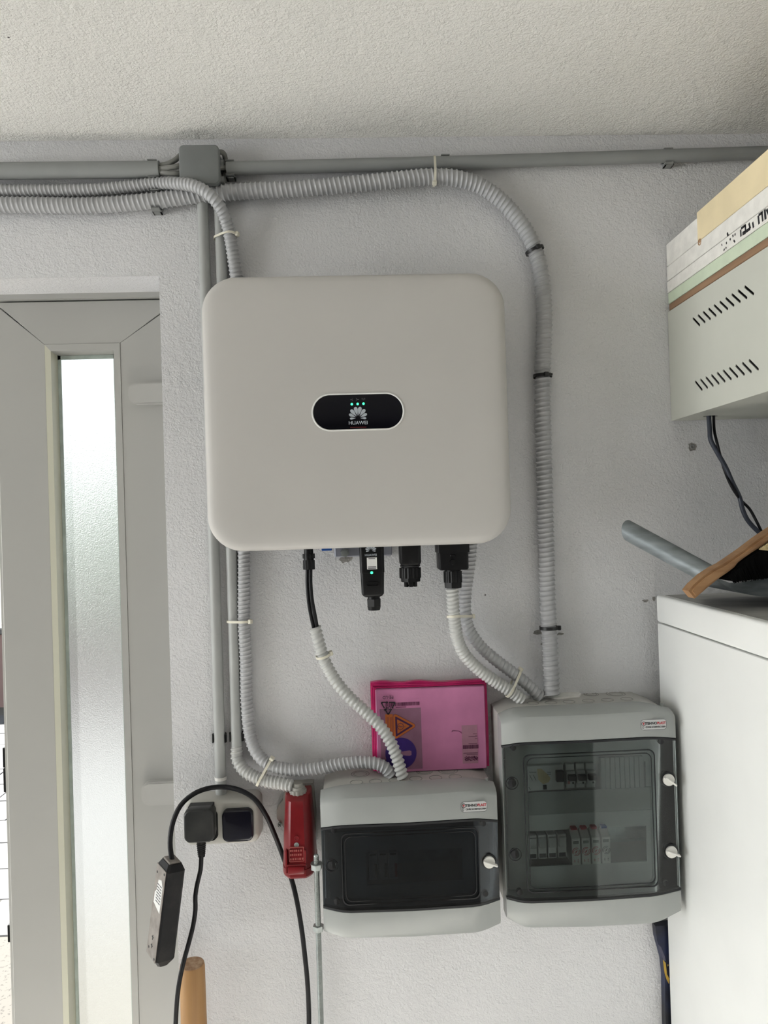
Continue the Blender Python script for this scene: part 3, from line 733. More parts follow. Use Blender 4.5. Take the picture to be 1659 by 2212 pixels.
# small gland with two thin black cables
gp = P(667, 1205, -.080)
t = thing('cable_gland', 'small black cable gland under the inverter, leftmost of its connectors', 'cable gland', (gp.x, gp.y, P(667, 1232, -.08).z))
b = NB(); cyl(b, (gp.x, gp.y, zc), (gp.x, gp.y, P(667, 1196, -.08).z), .0085); ribbed(b, gp, P(667, 1196, -.08).z, P(667, 1206, -.08).z, .0112, 10); link('body', b, 'black', t)
b = NB(); cyl(b, (gp.x, gp.y, P(667, 1206, -.08).z), (gp.x, gp.y, P(667, 1211, -.08).z), .0092); ribbed(b, gp, P(667, 1210, -.08).z, P(667, 1230, -.08).z, .0108, 8); link('cap_nut', b, 'black', t)
for i, (dx, pts) in enumerate(((0, [(664, 1228, -.080), (664, 1262, -.080), (667, 1300, -.078), (672, 1330, -.073), (680, 1366, -.068)]), (1, [(671, 1228, -.084), (671, 1258, -.086), (674, 1295, -.084), (680, 1328, -.078), (687, 1366, -.070)]))):
    b = NB(); sweep(b, [P(*p) for p in pts], .0034, 10, .004)
    tag(link('cable', b, 'black2', ang=70), ('thin black cable from small gland into ribbed hose, left of two', 'thin black cable from small gland into ribbed hose, right of two')[i], 'cable')
# communication stick
dc = P(804, 1240, -.098)
t = thing('communication_stick', 'black plug-in communication stick with green light under the inverter', 'dongle', (dc.x, dc.y, P(806, 1320, -.1).z))
zb = P(806, 1289, -.1).z; hw = .0212
b = NB()
loft(b, [[(x, y, z) for x, y in [(dc.x + p, dc.y + q) for p, q in rrect(0, 0, 2 * w_, 2 * d_, .006, 5)]] for z, w_, d_ in
         ((zc, hw + .0012, .0155), (zb + .044, hw + .0006, .0155), (zb + .0435, hw, .015), (zb + .006, hw - .0012, .0145), (zb + .002, hw - .004, .0125), (zb, hw - .008, .010))])
link('body', b, 'black', t)
b = NB(); cyl(b, (dc.x + .0015, dc.y, zb + .002), (dc.x + .0015, dc.y, zb - .006), .011); nut(b, dc + Vector((.0015, 0, 0)), zb - .004, zb - .017, .0138, 6, .25); cyl(b, (dc.x + .0015, dc.y, zb - .017), (dc.x + .0015, dc.y, zb - .024), .0122, .0108); link('gland', b, 'black', t)
yf = dc.y - .0156
lc = P(803.5, 1217, yf); b = NB(); box(b, lc.x - .009, lc.x + .009, yf - .0003, yf + .0004, lc.z - .0105, lc.z + .0105); lb = link('sticker', b, 'paper', t)
b = NB()
for dz, wd in ((.0085, .012), (-.0062, .0145), (-.0088, .0145)): box(b, lc.x - wd / 2, lc.x + wd / 2, yf - .0005, yf - .0003, lc.z + dz - .0007, lc.z + dz + .0007)
link('fine_print', b, 'inkgrey', lb)
c = P(803, 1237, yf); b = NB(); cyl(b, (c.x, yf + .001, c.z), (c.x, yf - .0006, c.z), .0028, .0022, 14); link('led', b, 'led', t)['label'] = 'lit green light'
c = P(801, 1190, yf); flower(c.x, c.z, .019, yf - .0001, 'logo', t); c = P(801, 1199, yf); text('lettering', 'HUAWEI', .0056, (c.x, yf - .0001, c.z), M['logo'], t, bold=.00008)
b = NB(); c = P(805, 1261, yf)
lo = [[(x, y, z) for x, z in rrect(c.x, c.z, .0225 - 2 * i, .0075 - 2 * i, .0036 - i, 5)] for y, i in ((yf + .0012, 0), (yf - .0004, .0002), (yf - .0004, .0008), (yf + .0012, .0010))]
loft(b, lo, False, False); link('release_tab', b, 'black', t)
# round battery style connector
kc = P(886, 1230, -.090)
t = thing('connector_plug', 'round black capped connector under the inverter, right of communication stick', 'connector', (kc.x, kc.y, P(888, 1268, -.09).z))
zz = lambda py: P(887, py, -.09).z
b = NB(); loft(b, [[(kc.x + p, kc.y + q, z) for p, q in rrect(0, 0, 2 * w_, 2 * w_, .006, 4)] for z, w_ in ((zc, .0195), (zz(1214), .0192), (zz(1219), .0175))]); cyl(b, (kc.x, kc.y, zz(1218)), (kc.x, kc.y, zz(1228)), .0168); link('body', b, 'black', t)
b = NB(); tube_ring(b, (kc.x, kc.y, zz(1222)), (0, 0, 1), .0172, .0016, 24, 6); link('seal_ring', b, 'gasket', t)
b = NB(); ribbed(b, kc, zz(1226), zz(1248), .0198, 14); nut(b, kc, zz(1247), zz(1256), .0185, 8); link('cap_nut', b, 'black', t)
b = NB()
for i in range(6):
    a = math.pi * i / 3; box(b, -.0035, .0035, .007, .0115, 0, .011, 0, 1, Matrix.Translation((kc.x, kc.y, zz(1267))) @ Matrix.Rotation(a, 4, 'Z'))
cyl(b, (kc.x, kc.y, zz(1256)), (kc.x, kc.y, zz(1262)), .009); link('claw_end', b, 'black', t)
# square mains connector
kc = P(977, 1210, -.086)
t = thing('connector_housing', 'square black mains connector under the inverter at its right', 'connector', (kc.x, kc.y, P(978, 1270, -.09).z))
zz = lambda py: P(977, py, -.09).z
b = NB(); loft(b, [[(kc.x + p, kc.y + q, z) for p, q in rrect(0, 0, 2 * w_, .046, .004, 3)] for z, w_ in ((zc, .0295), (zz(1192), .0292), (zz(1194), .0270), (zz(1226), .0268), (zz(1230), .0245))]); link('body', b, 'black', t)
yk = kc.y - .0232; b = NB(); c = P(978, 1214, yk); cyl(b, (c.x, yk + .001, c.z), (c.x, yk - .003, c.z), .0055, .005, 16); box(b, c.x - .0045, c.x + .0045, yk - .002, yk + .001, c.z + .010, c.z + .0135, .0005, 1); link('latch', b, 'black', t)
b = NB(); cyl(b, (kc.x, kc.y, zz(1229)), (kc.x, kc.y, zz(1236)), .0150); ribbed(b, kc, zz(1234), zz(1258), .0170, 14); nut(b, kc, zz(1258), zz(1270), .0160, 8); link('gland', b, 'black', t)

# ------------------------------------------------------------------ enclosures
def enclosure(name, label, q, smoke):
    """q: pixel outline of the front: lists of (px, py) for left, left facet, right facet, right"""
    YS, YM, SEAM = q['ys'], q['ym'], q['seam']
    def col(key):                                     # nine columns across, with the facet corners rounded off
        p = q[key]; a = [P(p[0][0], p[0][1], YS), P(p[1][0], p[1][1], YM), P(p[2][0], p[2][1], YM), P(p[3][0], p[3][1], YS)]
        mid = (a[1] + a[2]) / 2; mid.y = YM - .004
        l0, l2 = a[0].lerp(a[1], .62), a[1].lerp(mid, .11); r0, r2 = a[3].lerp(a[2], .62), a[2].lerp(mid, .11)
        return [a[0], l0, a[1].lerp((l0 + l2) / 2, .55), l2, mid, r2, a[2].lerp((r0 + r2) / 2, .55), r0, a[3]]
    top, c1, c2, bot = col('top'), col('c1'), col('c2'), col('bot')
    N = 9
    xs = [(top[i].x + bot[i].x) / 2 for i in range(N)]; ysd = [(top[i].y + bot[i].y) / 2 for i in range(N)]
    for cc in (top, c1, c2, bot):
        for i in range(N): cc[i].x = xs[i]
    root = thing(name, label, 'enclosure', ((xs[0] + xs[-1]) / 2, 0, bot[0].z))
    seam_z = [t_.z + q['lift'] for t_ in top]
    # base
    b = NB(); ins = .004
    bx0, bx1 = xs[0] + ins, xs[-1] - ins; ct = .032; cb = .010
    zt = seam_z[2] - .002; zb = bot[2].z + .008
    lp = [(bx0, zb + cb), (bx0 + cb, zb), (bx1 - cb, zb), (bx1, zb + cb), (bx1, seam_z[-1] - .004), (bx1 - ct, zt), (bx0 + ct, zt), (bx0, seam_z[0] - .004)]
    loft(b, [[(x, -.001, z) for x, z in lp], [(x, SEAM, z) for x, z in lp]], True, False)
    lp2 = [(x + (.003 if x < (bx0 + bx1) / 2 else -.003), z + (.003 if z < (zt + zb) / 2 else -.003)) for x, z in lp]
    loft(b, [[(x, SEAM, z) for x, z in lp2], [(x, -.008, z) for x, z in lp2]], False, True)
    link('base', b, 'boxbase', root)
    # lid, upper and lower grey parts around the smoked cover
    def strip(name_, rows, m, dy=0.0):
        b = NB(); vs = [[b.verts.new(Vector(p)) for p in r] for r in rows]
        for A, B in zip(vs, vs[1:]):
            for i in range(N - 1): b.faces.new((A[i], A[i + 1], B[i + 1], B[i]))
        for s in (0, N - 1):
            try: b.faces.new([r[s] for r in vs])
            except Exception: pass
        return link(name_, b, m, root, ang=33)
    V = lambda i, y, z: (xs[i], y, z)
    r = range(N)
    nb_ = q['bev']
    strip('lid_top', [[V(i, SEAM, c1[i].z) for i in r], [V(i, SEAM - .001, seam_z[i]) for i in r], [V(i, SEAM - .006, seam_z[i] + .0005) for i in r], [V(i, ysd[i] + .012, top[i].z + .001) for i in r], [V(i, ysd[i] + .003, top[i].z - .004) for i in r],
                      [V(i, ysd[i], top[i].z - .010) for i in r], [V(i, ysd[i], c1[i].z + .001) for i in r], [V(i, ysd[i] + .002, c1[i].z) for i in r], [V(i, ysd[i] + .012, c1[i].z) for i in r]], 'boxgrey')
    strip('lid_bottom', [[V(i, SEAM, c2[i].z) for i in r], [V(i, ysd[i] + .012, c2[i].z) for i in r], [V(i, ysd[i] + .002, c2[i].z) for i in r], [V(i, ysd[i], c2[i].z - .001) for i in r], [V(i, ysd[i], bot[i].z + .010) for i in r], [V(i, ysd[i] + .004, bot[i].z + .002) for i in r],
                         [V(i, ysd[i] + .012, bot[i].z) for i in r], [V(i, SEAM - .001, bot[i].z + .002) for i in r]], 'boxgrey')
    # lid side cheeks behind the cover
    for s in (0, N - 1):
        sg = 1 if s == 0 else -1
        b = NB(); box(b, xs[s], xs[s] + sg * .003, YS + .003, SEAM, c2[s].z, c1[s].z); link('lid_side', b, 'boxgrey', root)
    # smoked cover: a shell with real thickness
    b = NB(); th = .0022; rows = []
    zt_ = [c.z - .0012 for c in c1]; zb_ = [c.z + .0012 for c in c2]
    xc = list(xs); xc[0] += .0006; xc[-1] -= .0006
    for (off, sgn) in ((0, 0), (th, 1)):
        rows.append([[b.verts.new(Vector((xc[i], ysd[i] - .0008 + off, z[i]))) for i in r] for z in (zt_, zb_)])
    (t0, b0), (t1, b1) = rows
    for i in range(N - 1):
        b.faces.new((t0[i], t0[i + 1], b0[i + 1], b0[i])); b.faces.new((t1[i + 1], t1[i], b1[i], b1[i + 1]))
        b.faces.new((t0[i + 1], t0[i], t1[i], t1[i + 1])); b.faces.new((b0[i], b0[i + 1], b1[i + 1], b1[i]))
    b.faces.new((t0[0], b0[0], b1[0], t1[0])); b.faces.new((t0[-1], t1[-1], b1[-1], b0[-1]))
    cover = link('cover', b, smoke, root, ang=12); cover['label'] = 'smoked transparent cover'
    # black gaskets above and below the cover
    for zz_, dn in ((zt_, 1), (zb_, -1)):
        b = NB()
        for i in range(N - 1):
            a_, c_ = Vector((xs[i], ysd[i] + .0002, zz_[i] + dn * .0011)), Vector((xs[i + 1], ysd[i + 1] + .0002, zz_[i + 1] + dn * .0011))
            poly_prism(b, [a_ + Vector((0, -.0012, 0)), c_ + Vector((0, -.0012, 0)), c_ + Vector((0, -.0012, -dn * .0036)), a_ + Vector((0, -.0012, -dn * .0036))], (0, .010, 0))
        link('gasket', b, 'gasket', root)
    # raised window outline on the cover
    wx0, wz1 = P(*q['win'][0], YM).x, P(*q['win'][0], YM).z; wx1, wz0 = P(*q['win'][1], YM).x, P(*q['win'][1], YM).z
    def ycov(x): return float(np.interp(x, xs, ysd)) - .0008
    def onc(px, py, off=0.0):
        c = P(px, py, YM)
        for _ in range(3): c = P(px, py, ycov(c.x) + off)
        return c
    ymid = lambda x: YM - .004 * max(0, 1 - abs(x - xs[4]) / (xs[6] - xs[4]))
    for nm, ins_, w_, d_ in (('window_groove', 0, .0016, .0016), ('window_rim', .006, .0010, .0012)):
        b = NB(); lo = []
        for k_, (o_, dd) in enumerate(((0, 0), (0, -d_), (w_, -d_), (w_, 0))):
            lo.append([(x, ymid(x) - .0006 + dd, z) for x, z in rrect((wx0 + wx1) / 2, (wz0 + wz1) / 2, wx1 - wx0 - 2 * (ins_ + o_), wz1 - wz0 - 2 * (ins_ + o_), .011, 6)])
        loft(b, lo, False, False); link(nm, b, 'gasket', cover)
    for (px, py) in q['screws']:
        c = onc(px, py, -.0002); b = NB(); cyl(b, (c.x, c.y, c.z), (c.x, c.y + .008, c.z), .0050, seg=18); link('screw_recess', b, 'gasket', cover)
    for (px, py) in q['locks']:
        c = onc(px, py, -.0002); b = NB(); cyl(b, (c.x, c.y, c.z), (c.x, c.y + .010, c.z), .0075, seg=20); tube_ring(b, (c.x, c.y, c.z), (0, 1, 0), .0108, .0008, 26, 6); link('hinge_socket', b, 'gasket', cover)
    for (px, py, rot) in q['knobs']:
        c = onc(px, py, -.005); b = NB(); tube_ring(b, (c.x, c.y + .004, c.z), (0, 1, 0), .0118, .0022, 28, 8); ringo = link('knob_ring', b, 'gasket', cover)
        b = NB(); cyl(b, (c.x, c.y + .006, c.z), (c.x, c.y - .001, c.z), .0108, .0102, 26)
        box(b, -.0105, .0145, -.0075, -.0005, -.0016, .0016, .0006, 1, Matrix.Translation((c.x, c.y, c.z)) @ Matrix.Rotation(R(rot), 4, 'Y'))
        link('lock_knob', b, 'knob', cover)['label'] = 'white turn knob'
    # maker's plate
    (px, py), (lw, lh) = q['plate']; c = P(px, py, YM); yq = ymid(c.x) - .0006
    b = NB(); rplate(b, c.x, c.z, lw, lh, .0055, yq, yq + .001); pl = link('maker_plate', b, 'boxlabel', root)
    b = NB(); lo = [[(x, y, z) for x, z in rrect(c.x, c.z, lw - 2 * i, lh - 2 * i, .0055 - i, 6)] for y, i in ((yq, 0), (yq - .0003, 0), (yq - .0003, .0005), (yq, .0005))]
    loft(b, lo, False, False); link('border', b, 'inkgrey', pl)
    yq -= .0001
    text('lettering', 'TEHNO', .0062, (c.x - .0042, yq, c.z + .0022), M['ink'], pl, sx=1.0, bold=.0002)
    text('lettering', 'PLAST', .0062, (c.x + .0142, yq, c.z + .0022), M['redink'], pl, sx=.92, bold=.0002)
    text('lettering', 'CE IP65 AC400V/DC1500V', .0040, (c.x + .0035, yq, c.z - .0044), M['ink'], pl, sx=.80, bold=.0001)
    b = NB(); lc_ = (c.x - .0178, yq, c.z + .0022); tube_ring(b, lc_, (0, 1, 0), .0036, .0004, 20, 4); link('emblem', b, 'ink', pl)
    b = NB(); bar(b, lc_[0] - .002, lc_[2] + .0012, lc_[0] + .002, lc_[2] + .0012, .0012, yq); bar(b, lc_[0], lc_[2] + .0010, lc_[0], lc_[2] - .0024, .0013, yq); link('emblem', b, 'redink', pl)
    b = NB(); lo = [[(x, y, z) for x, z in rrect(c.x - .0190, c.z - .0044, .0034 - 2 * i, .0034 - 2 * i, .0002, 1)] for y, i in ((yq, 0), (yq - .0002, 0), (yq - .0002, .0005), (yq, .0005))]; loft(b, lo, False, False); link('square_mark', b, 'inkgrey', pl)
    # knock-outs pressed into the top
    for (px, py, r_) in q['knock']:
        c = Pz(px, py, zt); b = NB(); tube_ring(b, (c.x, c.y, zt + .0001), (0, 0, 1), r_, .0007, 24, 5)
        if r_ > .012: tube_ring(b, (c.x, c.y, zt + .0001), (0, 0, 1), r_ * .72, .0006, 24, 5)
        link('knockout', b, 'knockgrey', root)
    # lid hinge pin nub
    b = NB(); cyl(b, (xs[-1] - .012, SEAM - .004, seam_z[-1] + .001), (xs[-1] - .012, SEAM - .004, seam_z[-1] + .008), .003, seg=12); link('pin', b, 'boxgrey', root)
    return root, xs, zt

QR = dict(ys=-.122, ym=-.138, seam=-.088, lift=.003, bev=.01,
    top=[(1081, 1556), (1119, 1546), (1423, 1532), (1457, 1541)], c1=[(1082, 1611), (1119, 1605), (1429, 1591), (1460, 1595)],
    c2=[(1097, 1941), (1134, 1951), (1441, 1934), (1470, 1922)], bot=[(1097, 1987), (1134, 2009), (1404, 2000), (1474, 1972)],
    win=[(1129, 1630), (1423, 1914)], screws=[(1109, 1616), (1428, 1602), (1123, 1928), (1439, 1909)], locks=[(1106, 1692), (1113, 1846)],
    knobs=[(1445, 1685, 38), (1451, 1841, 22)], plate=((1411.5, 1565), (.0465, .0185)),
    knock=[(1151, 1519, .011), (1190, 1518, .011), (1229, 1516, .011), (1271, 1514, .011), (1312, 1512, .011), (1354, 1510, .011), (1277, 1500, .014), (1330, 1499, .018)])
encR, xsR, ztR = enclosure('distribution_box', 'larger grey distribution box with two white knobs beside the white appliance', QR, 'smoke_r')
QL = dict(ys=-.122, ym=-.138, seam=-.088, lift=.004, bev=.01,
    top=[(690, 1726), (734, 1722), (1030, 1704), (1071, 1707)], c1=[(692, 1789), (727, 1784), (1039, 1768), (1073, 1772)],
    c2=[(699, 1961), (737, 1972), (1046, 1957), (1079, 1943)], bot=[(701, 2016), (744, 2032), (1039, 2019), (1084, 1999)],
    win=[(736, 1800), (1038, 1940)], screws=[(721, 1794), (727, 1948), (1049, 1931), (1044, 1779)], locks=[(717, 1870)],
    knobs=[(1057, 1863, 20)], plate=((1023.5, 1742), (.0465, .0185)),
    knock=[(770, 1690, .0115), (811, 1688, .0115), (853, 1685, .0115), (898, 1682, .0115), (941, 1680, .0115), (983, 1678, .0115), (778, 1672, .017), (917, 1667, .015), (968, 1665, .018)])
encL, xsL, ztL = enclosure('distribution_box', 'smaller grey distribution box with one white knob, below the pink bag', QL, 'smoke_l')

# inner front panels and the devices behind the smoked covers
def inner_panel(root, xs, z0, z1, holes, y=-.090):
    b = NB(); holed_plate(b, rect2(xs[0] + .012, xs[-1] - .012, z0, z1), holes, lambda p: (p[0], y, p[1]), (0, .003, 0)); return link('inner_panel', b, 'panel', root, flat=True)
YB = -.100
def PR(x0_, y0_, x1_, y1_, y): a_, c_ = P(x0_, y0_, y), P(x1_, y1_, y); return a_.x, c_.x, c_.z, a_.z
hR1 = PR(1140, 1656, 1396, 1705, -.09); hR2 = PR(1141, 1796, 1398, 1860, -.09)
ip = inner_panel(encR, xsR, P(1280, 1950, -.09).z, P(1280, 1600, -.09).z, [rect2(*hR1), rect2(*hR2)])
a_ = PR(1141, 1711, 1408, 1748, -.0905); b = NB(); box(b, a_[0], a_[1], -.0925, -.0898, a_[2], a_[3], .0006, 1); link('recess_band', b, mat('recess_shade_grey', (.30, .31, .30), .5, var=.04, vscale=20), encR)  # recessed band of the panel, its shade put into a darker strip
b = NB(); box(b, xsR[0] + .02, xsR[-1] - .02, -.034, -.030, hR2[2] + .012, hR2[2] + .017); box(b, xsR[0] + .02, xsR[-1] - .02, -.034, -.030, hR2[3] - .017, hR2[3] - .012); box(b, xsR[0] + .02, xsR[-1] - .02, -.030, -.026, hR2[2] + .012, hR2[3] - .012); link('mounting_rail', b, 'steel', encR)
b = NB(); box(b, xsR[0] + .02, xsR[-1] - .02, -.030, -.026, hR1[2] + .006, hR1[3] - .006); link('mounting_rail', b, 'steel', encR)
# residual current device
x0_, x1_, z0_, z1_ = PR(1139, 1655, 1219, 1706, YB)
t = thing('residual_current_device', 'wide grey breaker with black switch, upper left inside the larger box', 'breaker', ((x0_ + x1_) / 2, YB, z0_))
b = NB(); box(b, x0_, x1_, YB, -.031, z0_, z1_, .001, 1); link('body', b, 'breaker', t)
s = PR(1201, 1665, 1218, 1688, YB - .006); b = NB(); box(b, s[0], s[1], YB - .009, YB - .0002, s[2], s[3], .001, 1); link('toggle', b, 'black', t)
s = PR(1173, 1696, 1181, 1705, YB - .001); b = NB(); box(b, s[0], s[1], YB - .002, YB - .0002, s[2], s[3], .0004, 1); link('test_button', b, 'black', t)
s = PR(1160, 1661, 1190, 1693, YB); b = NB(); poly_prism(b, [(s[0], YB - .0004, s[3]), (s[0] + .008, YB - .0004, s[3]), (s[1] - .006, YB - .0004, s[3] - .01), (s[1], YB - .0004, (s[2] + s[3]) / 2 - .004), (s[1] - .004, YB - .0004, s[2] + .003), (s[0] + .010, YB - .0004, s[2]), (s[0] + .002, YB - .0004, s[2] + .008)], (0, .0003, 0)); link('beige_print', b, 'breaker_yellow', t)
b = NB()
for (a0, b0_, a1, b1_) in ((1143, 1668, 1158, 1668), (1144, 1674, 1150, 1686), (1152, 1674, 1158, 1686), (1142, 1700, 1146, 1706), (1182, 1668, 1190, 1668), (1182, 1672, 1190, 1672)):
    p_, q_ = P(a0, b0_, YB), P(a1, b1_, YB); bar(b, p_.x, p_.z, q_.x, q_.z, .0008, YB - .0003)
link('print', b, 'inkgrey', t)
# three linked breakers
GB = 'three narrow breakers in the upper row'
for i in range(3):
    px0 = 1222 + i * 21.8; x0_, x1_, z0_, z1_ = PR(px0, 1651 - i * .7, px0 + 21.2, 1704 - i * .7, YB)
    t = thing('circuit_breaker', 'narrow grey breaker with black toggle in upper row of larger box, ' + ('leftmost of three', 'middle of three', 'rightmost of three')[i], 'breaker', ((x0_ + x1_) / 2, YB, z0_), GB)
    b = NB(); box(b, x0_ + .0002, x1_ - .0002, YB + .003, -.031, z0_, z1_, .001, 1); box(b, x0_ + .0002, x1_ - .0002, YB - .003, YB + .006, z0_ + .010, z1_ - .012, .001, 1); link('body', b, 'breaker', t)
    h_ = z1_ - z0_; b = NB(); box(b, x0_ + .0015, x1_ - .0005, YB - .012, YB - .003, z0_ + h_ * .40, z0_ + h_ * .63, .001, 1); link('toggle', b, 'black', t)
    b = NB(); box(b, x1_ - .0065, x1_ - .0035, YB - .0036, YB - .0029, z0_ + h_ * .23, z0_ + h_ * .30); link('window', b, 'black', t)
    if i == 0:
        b = NB()
        for k in range(3): box(b, x0_ + .002, x0_ + .006, YB - .0034, YB - .0029, z0_ + .0105 + k * .002, z0_ + .0115 + k * .002)
        link('red_marks', b, 'redink', t)
# blanking cover
x0_, x1_, z0_, z1_ = PR(1297, 1638, 1393, 1702, YB)
t = thing('blanking_cover', 'grooved grey blanking cover, upper right inside the larger box', 'blanking cover', ((x0_ + x1_) / 2, YB, z0_))
for i in range(9):
    a0 = x0_ + (x1_ - x0_) * i / 9; b = NB(); box(b, a0 + .0004, a0 + (x1_ - x0_) / 9 - .0004, -.0985, -.0902, z0_, z1_, .0006, 1); link('segment', b, 'panel', t)
# four small breakers below
GB = 'small fuse holders in the lower row'
for i in range(4):
    px0 = 1142 + i * 21.2; x0_, x1_, z0_, z1_ = PR(px0, 1808 - i * 1.2, px0 + 20.6, 1858 - i * 1.2, YB)
    t = thing('fuse_holder', 'small grey fuse holder in lower row of larger box, ' + ('leftmost of four', 'second from left of four', 'third from left of four', 'rightmost of four, beside surge arresters')[i], 'fuse holder', ((x0_ + x1_) / 2, YB, z0_), GB)
    h_ = z1_ - z0_; b = NB(); box(b, x0_, x1_ - .0006, YB + .004, -.036, z0_, z1_, .0008, 1); link('body', b, 'breaker', t)
    b = NB(); box(b, x0_ + .0012, x1_ - .0016, YB - .002, YB + .005, z0_ + h_ * .50, z1_ - h_ * .08, .001, 1); link('flap', b, 'breaker', t)
    b = NB(); box(b, x0_ + .0016, x1_ - .0024, YB + .003, YB + .0042, z0_ + h_ * .05, z0_ + h_ * .22); link('slot', b, 'dark', t)
# surge arresters
GB = 'surge arresters in the lower row'
for i in range(4):
    px0 = 1234.5 + i * 21.6; YV = -.108
    x0_, x1_, z0_, z1_ = PR(px0, 1812 - i * 1.3, px0 + 20.8, 1868 - i * 1.3, YV)
    im, nm = ('redink', 'red') if i < 3 else ('ink', 'black')
    t = thing('surge_arrester', ('white surge arrester with red circle mark, leftmost of four', 'white surge arrester with red circle mark, second from left', 'white surge arrester with red circle mark, third from left', 'white surge arrester with black circle mark, rightmost of four')[i], 'surge arrester', ((x0_ + x1_) / 2, YV, z0_), GB)
    h_ = z1_ - z0_
    b = NB(); poly_prism(b, [(x0_, YV, z0_), (x0_, -.036, z0_), (x0_, -.036, z1_ + .011), (x0_, YV + .014, z1_ + .011), (x0_, YV + .006, z1_ + .004), (x0_, YV, z1_)], (x1_ - x0_ - .0006, 0, 0)); link('body', b, mat('arrester_white', (.70, .69, .65), .45, var=.02, vscale=40) if i == 0 else bpy.data.materials['arrester_white'], t)
    cx = (x0_ + x1_) / 2; cz = z0_ + h_ * .50
    b = NB(); box(b, cx - .0052, cx + .0052, YV - .0004, YV + .001, z1_ - .0095, z1_ - .0045, .0003, 1); link('indicator', b, mat('indicator_green', (.10, .13, .11), .3, var=.05, vscale=40) if i == 0 else bpy.data.materials['indicator_green'], t)
    b = NB(); tube_ring(b, (cx, YV, cz), (0, 1, 0), .0068, .00055, 24, 4, (.2, math.pi - .2)); tube_ring(b, (cx, YV, cz), (0, 1, 0), .0068, .00055, 24, 4, (math.pi + .2, 2 * math.pi - .2)); tube_ring(b, (cx, YV, cz), (0, 1, 0), .0046, .0004, 20, 4, (.3, math.pi - .3)); tube_ring(b, (cx, YV, cz), (0, 1, 0), .0046, .0004, 20, 4, (math.pi + .3, 2 * math.pi - .3))
    bar(b, cx + .0022, cz + .0024, cx - .0014, cz - .0002, .0010, YV - .0001); bar(b, cx - .0014, cz - .0002, cx + .0012, cz + .0002, .0008, YV - .0001); bar(b, cx + .0012, cz + .0002, cx - .0024, cz - .0024, .0010, YV - .0001)
    link('bolt_mark', b, im, t)
    text('lettering', '000', .0030, (cx - .0032, YV - .0001, z0_ + .0072), M[im], t, rot=90); text('lettering', 'VCA' if i < 3 else 'C30', .0030, (cx + .0032, YV - .0001, z0_ + .0072), M[im], t, rot=90)
    b = NB(); box(b, cx - .0055, cx + .0055, YV + .0085, YV + .02, z1_ + .0112, z1_ + .016, .001, 1); link('release_tab', b, M['redink'] if i < 3 else M['blue'], t)
# left box devices
hL = PR(790, 1842, 1000, 1902, -.09)
inner_panel(encL, xsL, P(890, 1985, -.09).z, P(890, 1790, -.09).z, [rect2(*hL)])
b = NB(); box(b, xsL[0] + .02, xsL[-1] - .02, -.036, -.030, hL[2] + .012, hL[3] - .012); link('mounting_rail', b, 'steel', encL)
GB = 'fuse holders in the smaller box'
for i in range(3):
    px0 = 796 + i * 21.8; x0_, x1_, z0_, z1_ = PR(px0, 1844 - i * .8, px0 + 21.2, 1900 - i * .8, YB)
    t = thing('fuse_holder', 'pale fuse holder behind dark cover of smaller box, ' + ('leftmost of three', 'middle of three', 'rightmost of three')[i], 'fuse holder', ((x0_ + x1_) / 2, YB, z0_), GB)
    h_ = z1_ - z0_
    b = NB(); box(b, x0_, x1_ - .0005, YB, -.037, z0_, z1_, .0008, 1); link('body', b, 'breaker', t)
    b = NB(); box(b, x0_ + .002, x1_ - .003, YB - .0006, YB + .001, z1_ - .0035, z1_ - .001); link('slot', b, 'dark', t)
    b = NB(); box(b, x0_ + .010, x0_ + .0145, YB - .0004, YB + .001, z0_ + .004, z0_ + h_ * .6); link('print', b, 'ink' if i < 2 else 'redink', t)
# white sealant smeared on the larger box round the hoses
b = NB(); pts = [(1176, 1501), (1196, 1503), (1216, 1497), (1240, 1496), (1256, 1501), (1252, 1506), (1230, 1508), (1205, 1511), (1184, 1509)]
poly_prism(b, [Pz(px, py, ztR + .0001) for px, py in pts], (0, 0, .0035))
for (px, py, r_) in ((1208, 1496, .006), (1182, 1504, .006), (1240, 1501, .006)):
    c = Pz(px, py, ztR + .001); mt = Matrix.Translation(c) @ Matrix.Diagonal((1.5, 1, .7, 1)); bmesh.ops.create_icosphere(b, subdivisions=2, radius=r_, matrix=mt)
tag(link('sealant', b, 'foam'), 'white sealant smear around thick hose on the larger box', 'sealant')
b = NB(); c = Pz(1136, 1507, ztR + .001); bmesh.ops.create_icosphere(b, subdivisions=2, radius=.006, matrix=Matrix.Translation(c) @ Matrix.Diagonal((1.6, 1, .7, 1)))
tag(link('sealant', b, 'foam'), 'small white sealant blob at foot of the front paired hose', 'sealant')

# ------------------------------------------------------------------ pink antistatic bag standing on the smaller box
YBG = -.034
x0_, x1_ = P(803, 1560, YBG).x, P(1056.5, 1560, YBG).x; zt_ = P(930, 1475, YBG).z; zb_ = ztL + .001
bag = thing('antistatic_bag', 'pink film bag with printed board inside, standing on smaller box', 'bag', ((x0_ + x1_) / 2, YBG, zb_))
b = NB()                                               # film envelope with wavy rim
n = 40; F0, B0 = [], []
for i in range(n + 1):
    u_ = i / n; x = x0_ + (x1_ - x0_) * u_; F0.append((x, -.020 + .003 * math.sin(u_ * 21), zt_ + .0012 * math.sin(u_ * 17) + .002 * math.sin(u_ * 5 + 1)))
loop = [(x0_, -.020, zb_), (x0_ - .0006, -.021, (zb_ + zt_) / 2)] + F0 + [(x1_ + .0008, -.02, (zb_ + zt_) / 2), (x1_, -.020, zb_)]
poly_prism(b, loop, (0, .012, 0)); link('film_rim', b, 'bagdeep', bag)
fx0, fx1 = x0_ + .0085, P(1049, 1560, YBG).x; fz1 = P(930, 1486, YBG).z
b = NB()
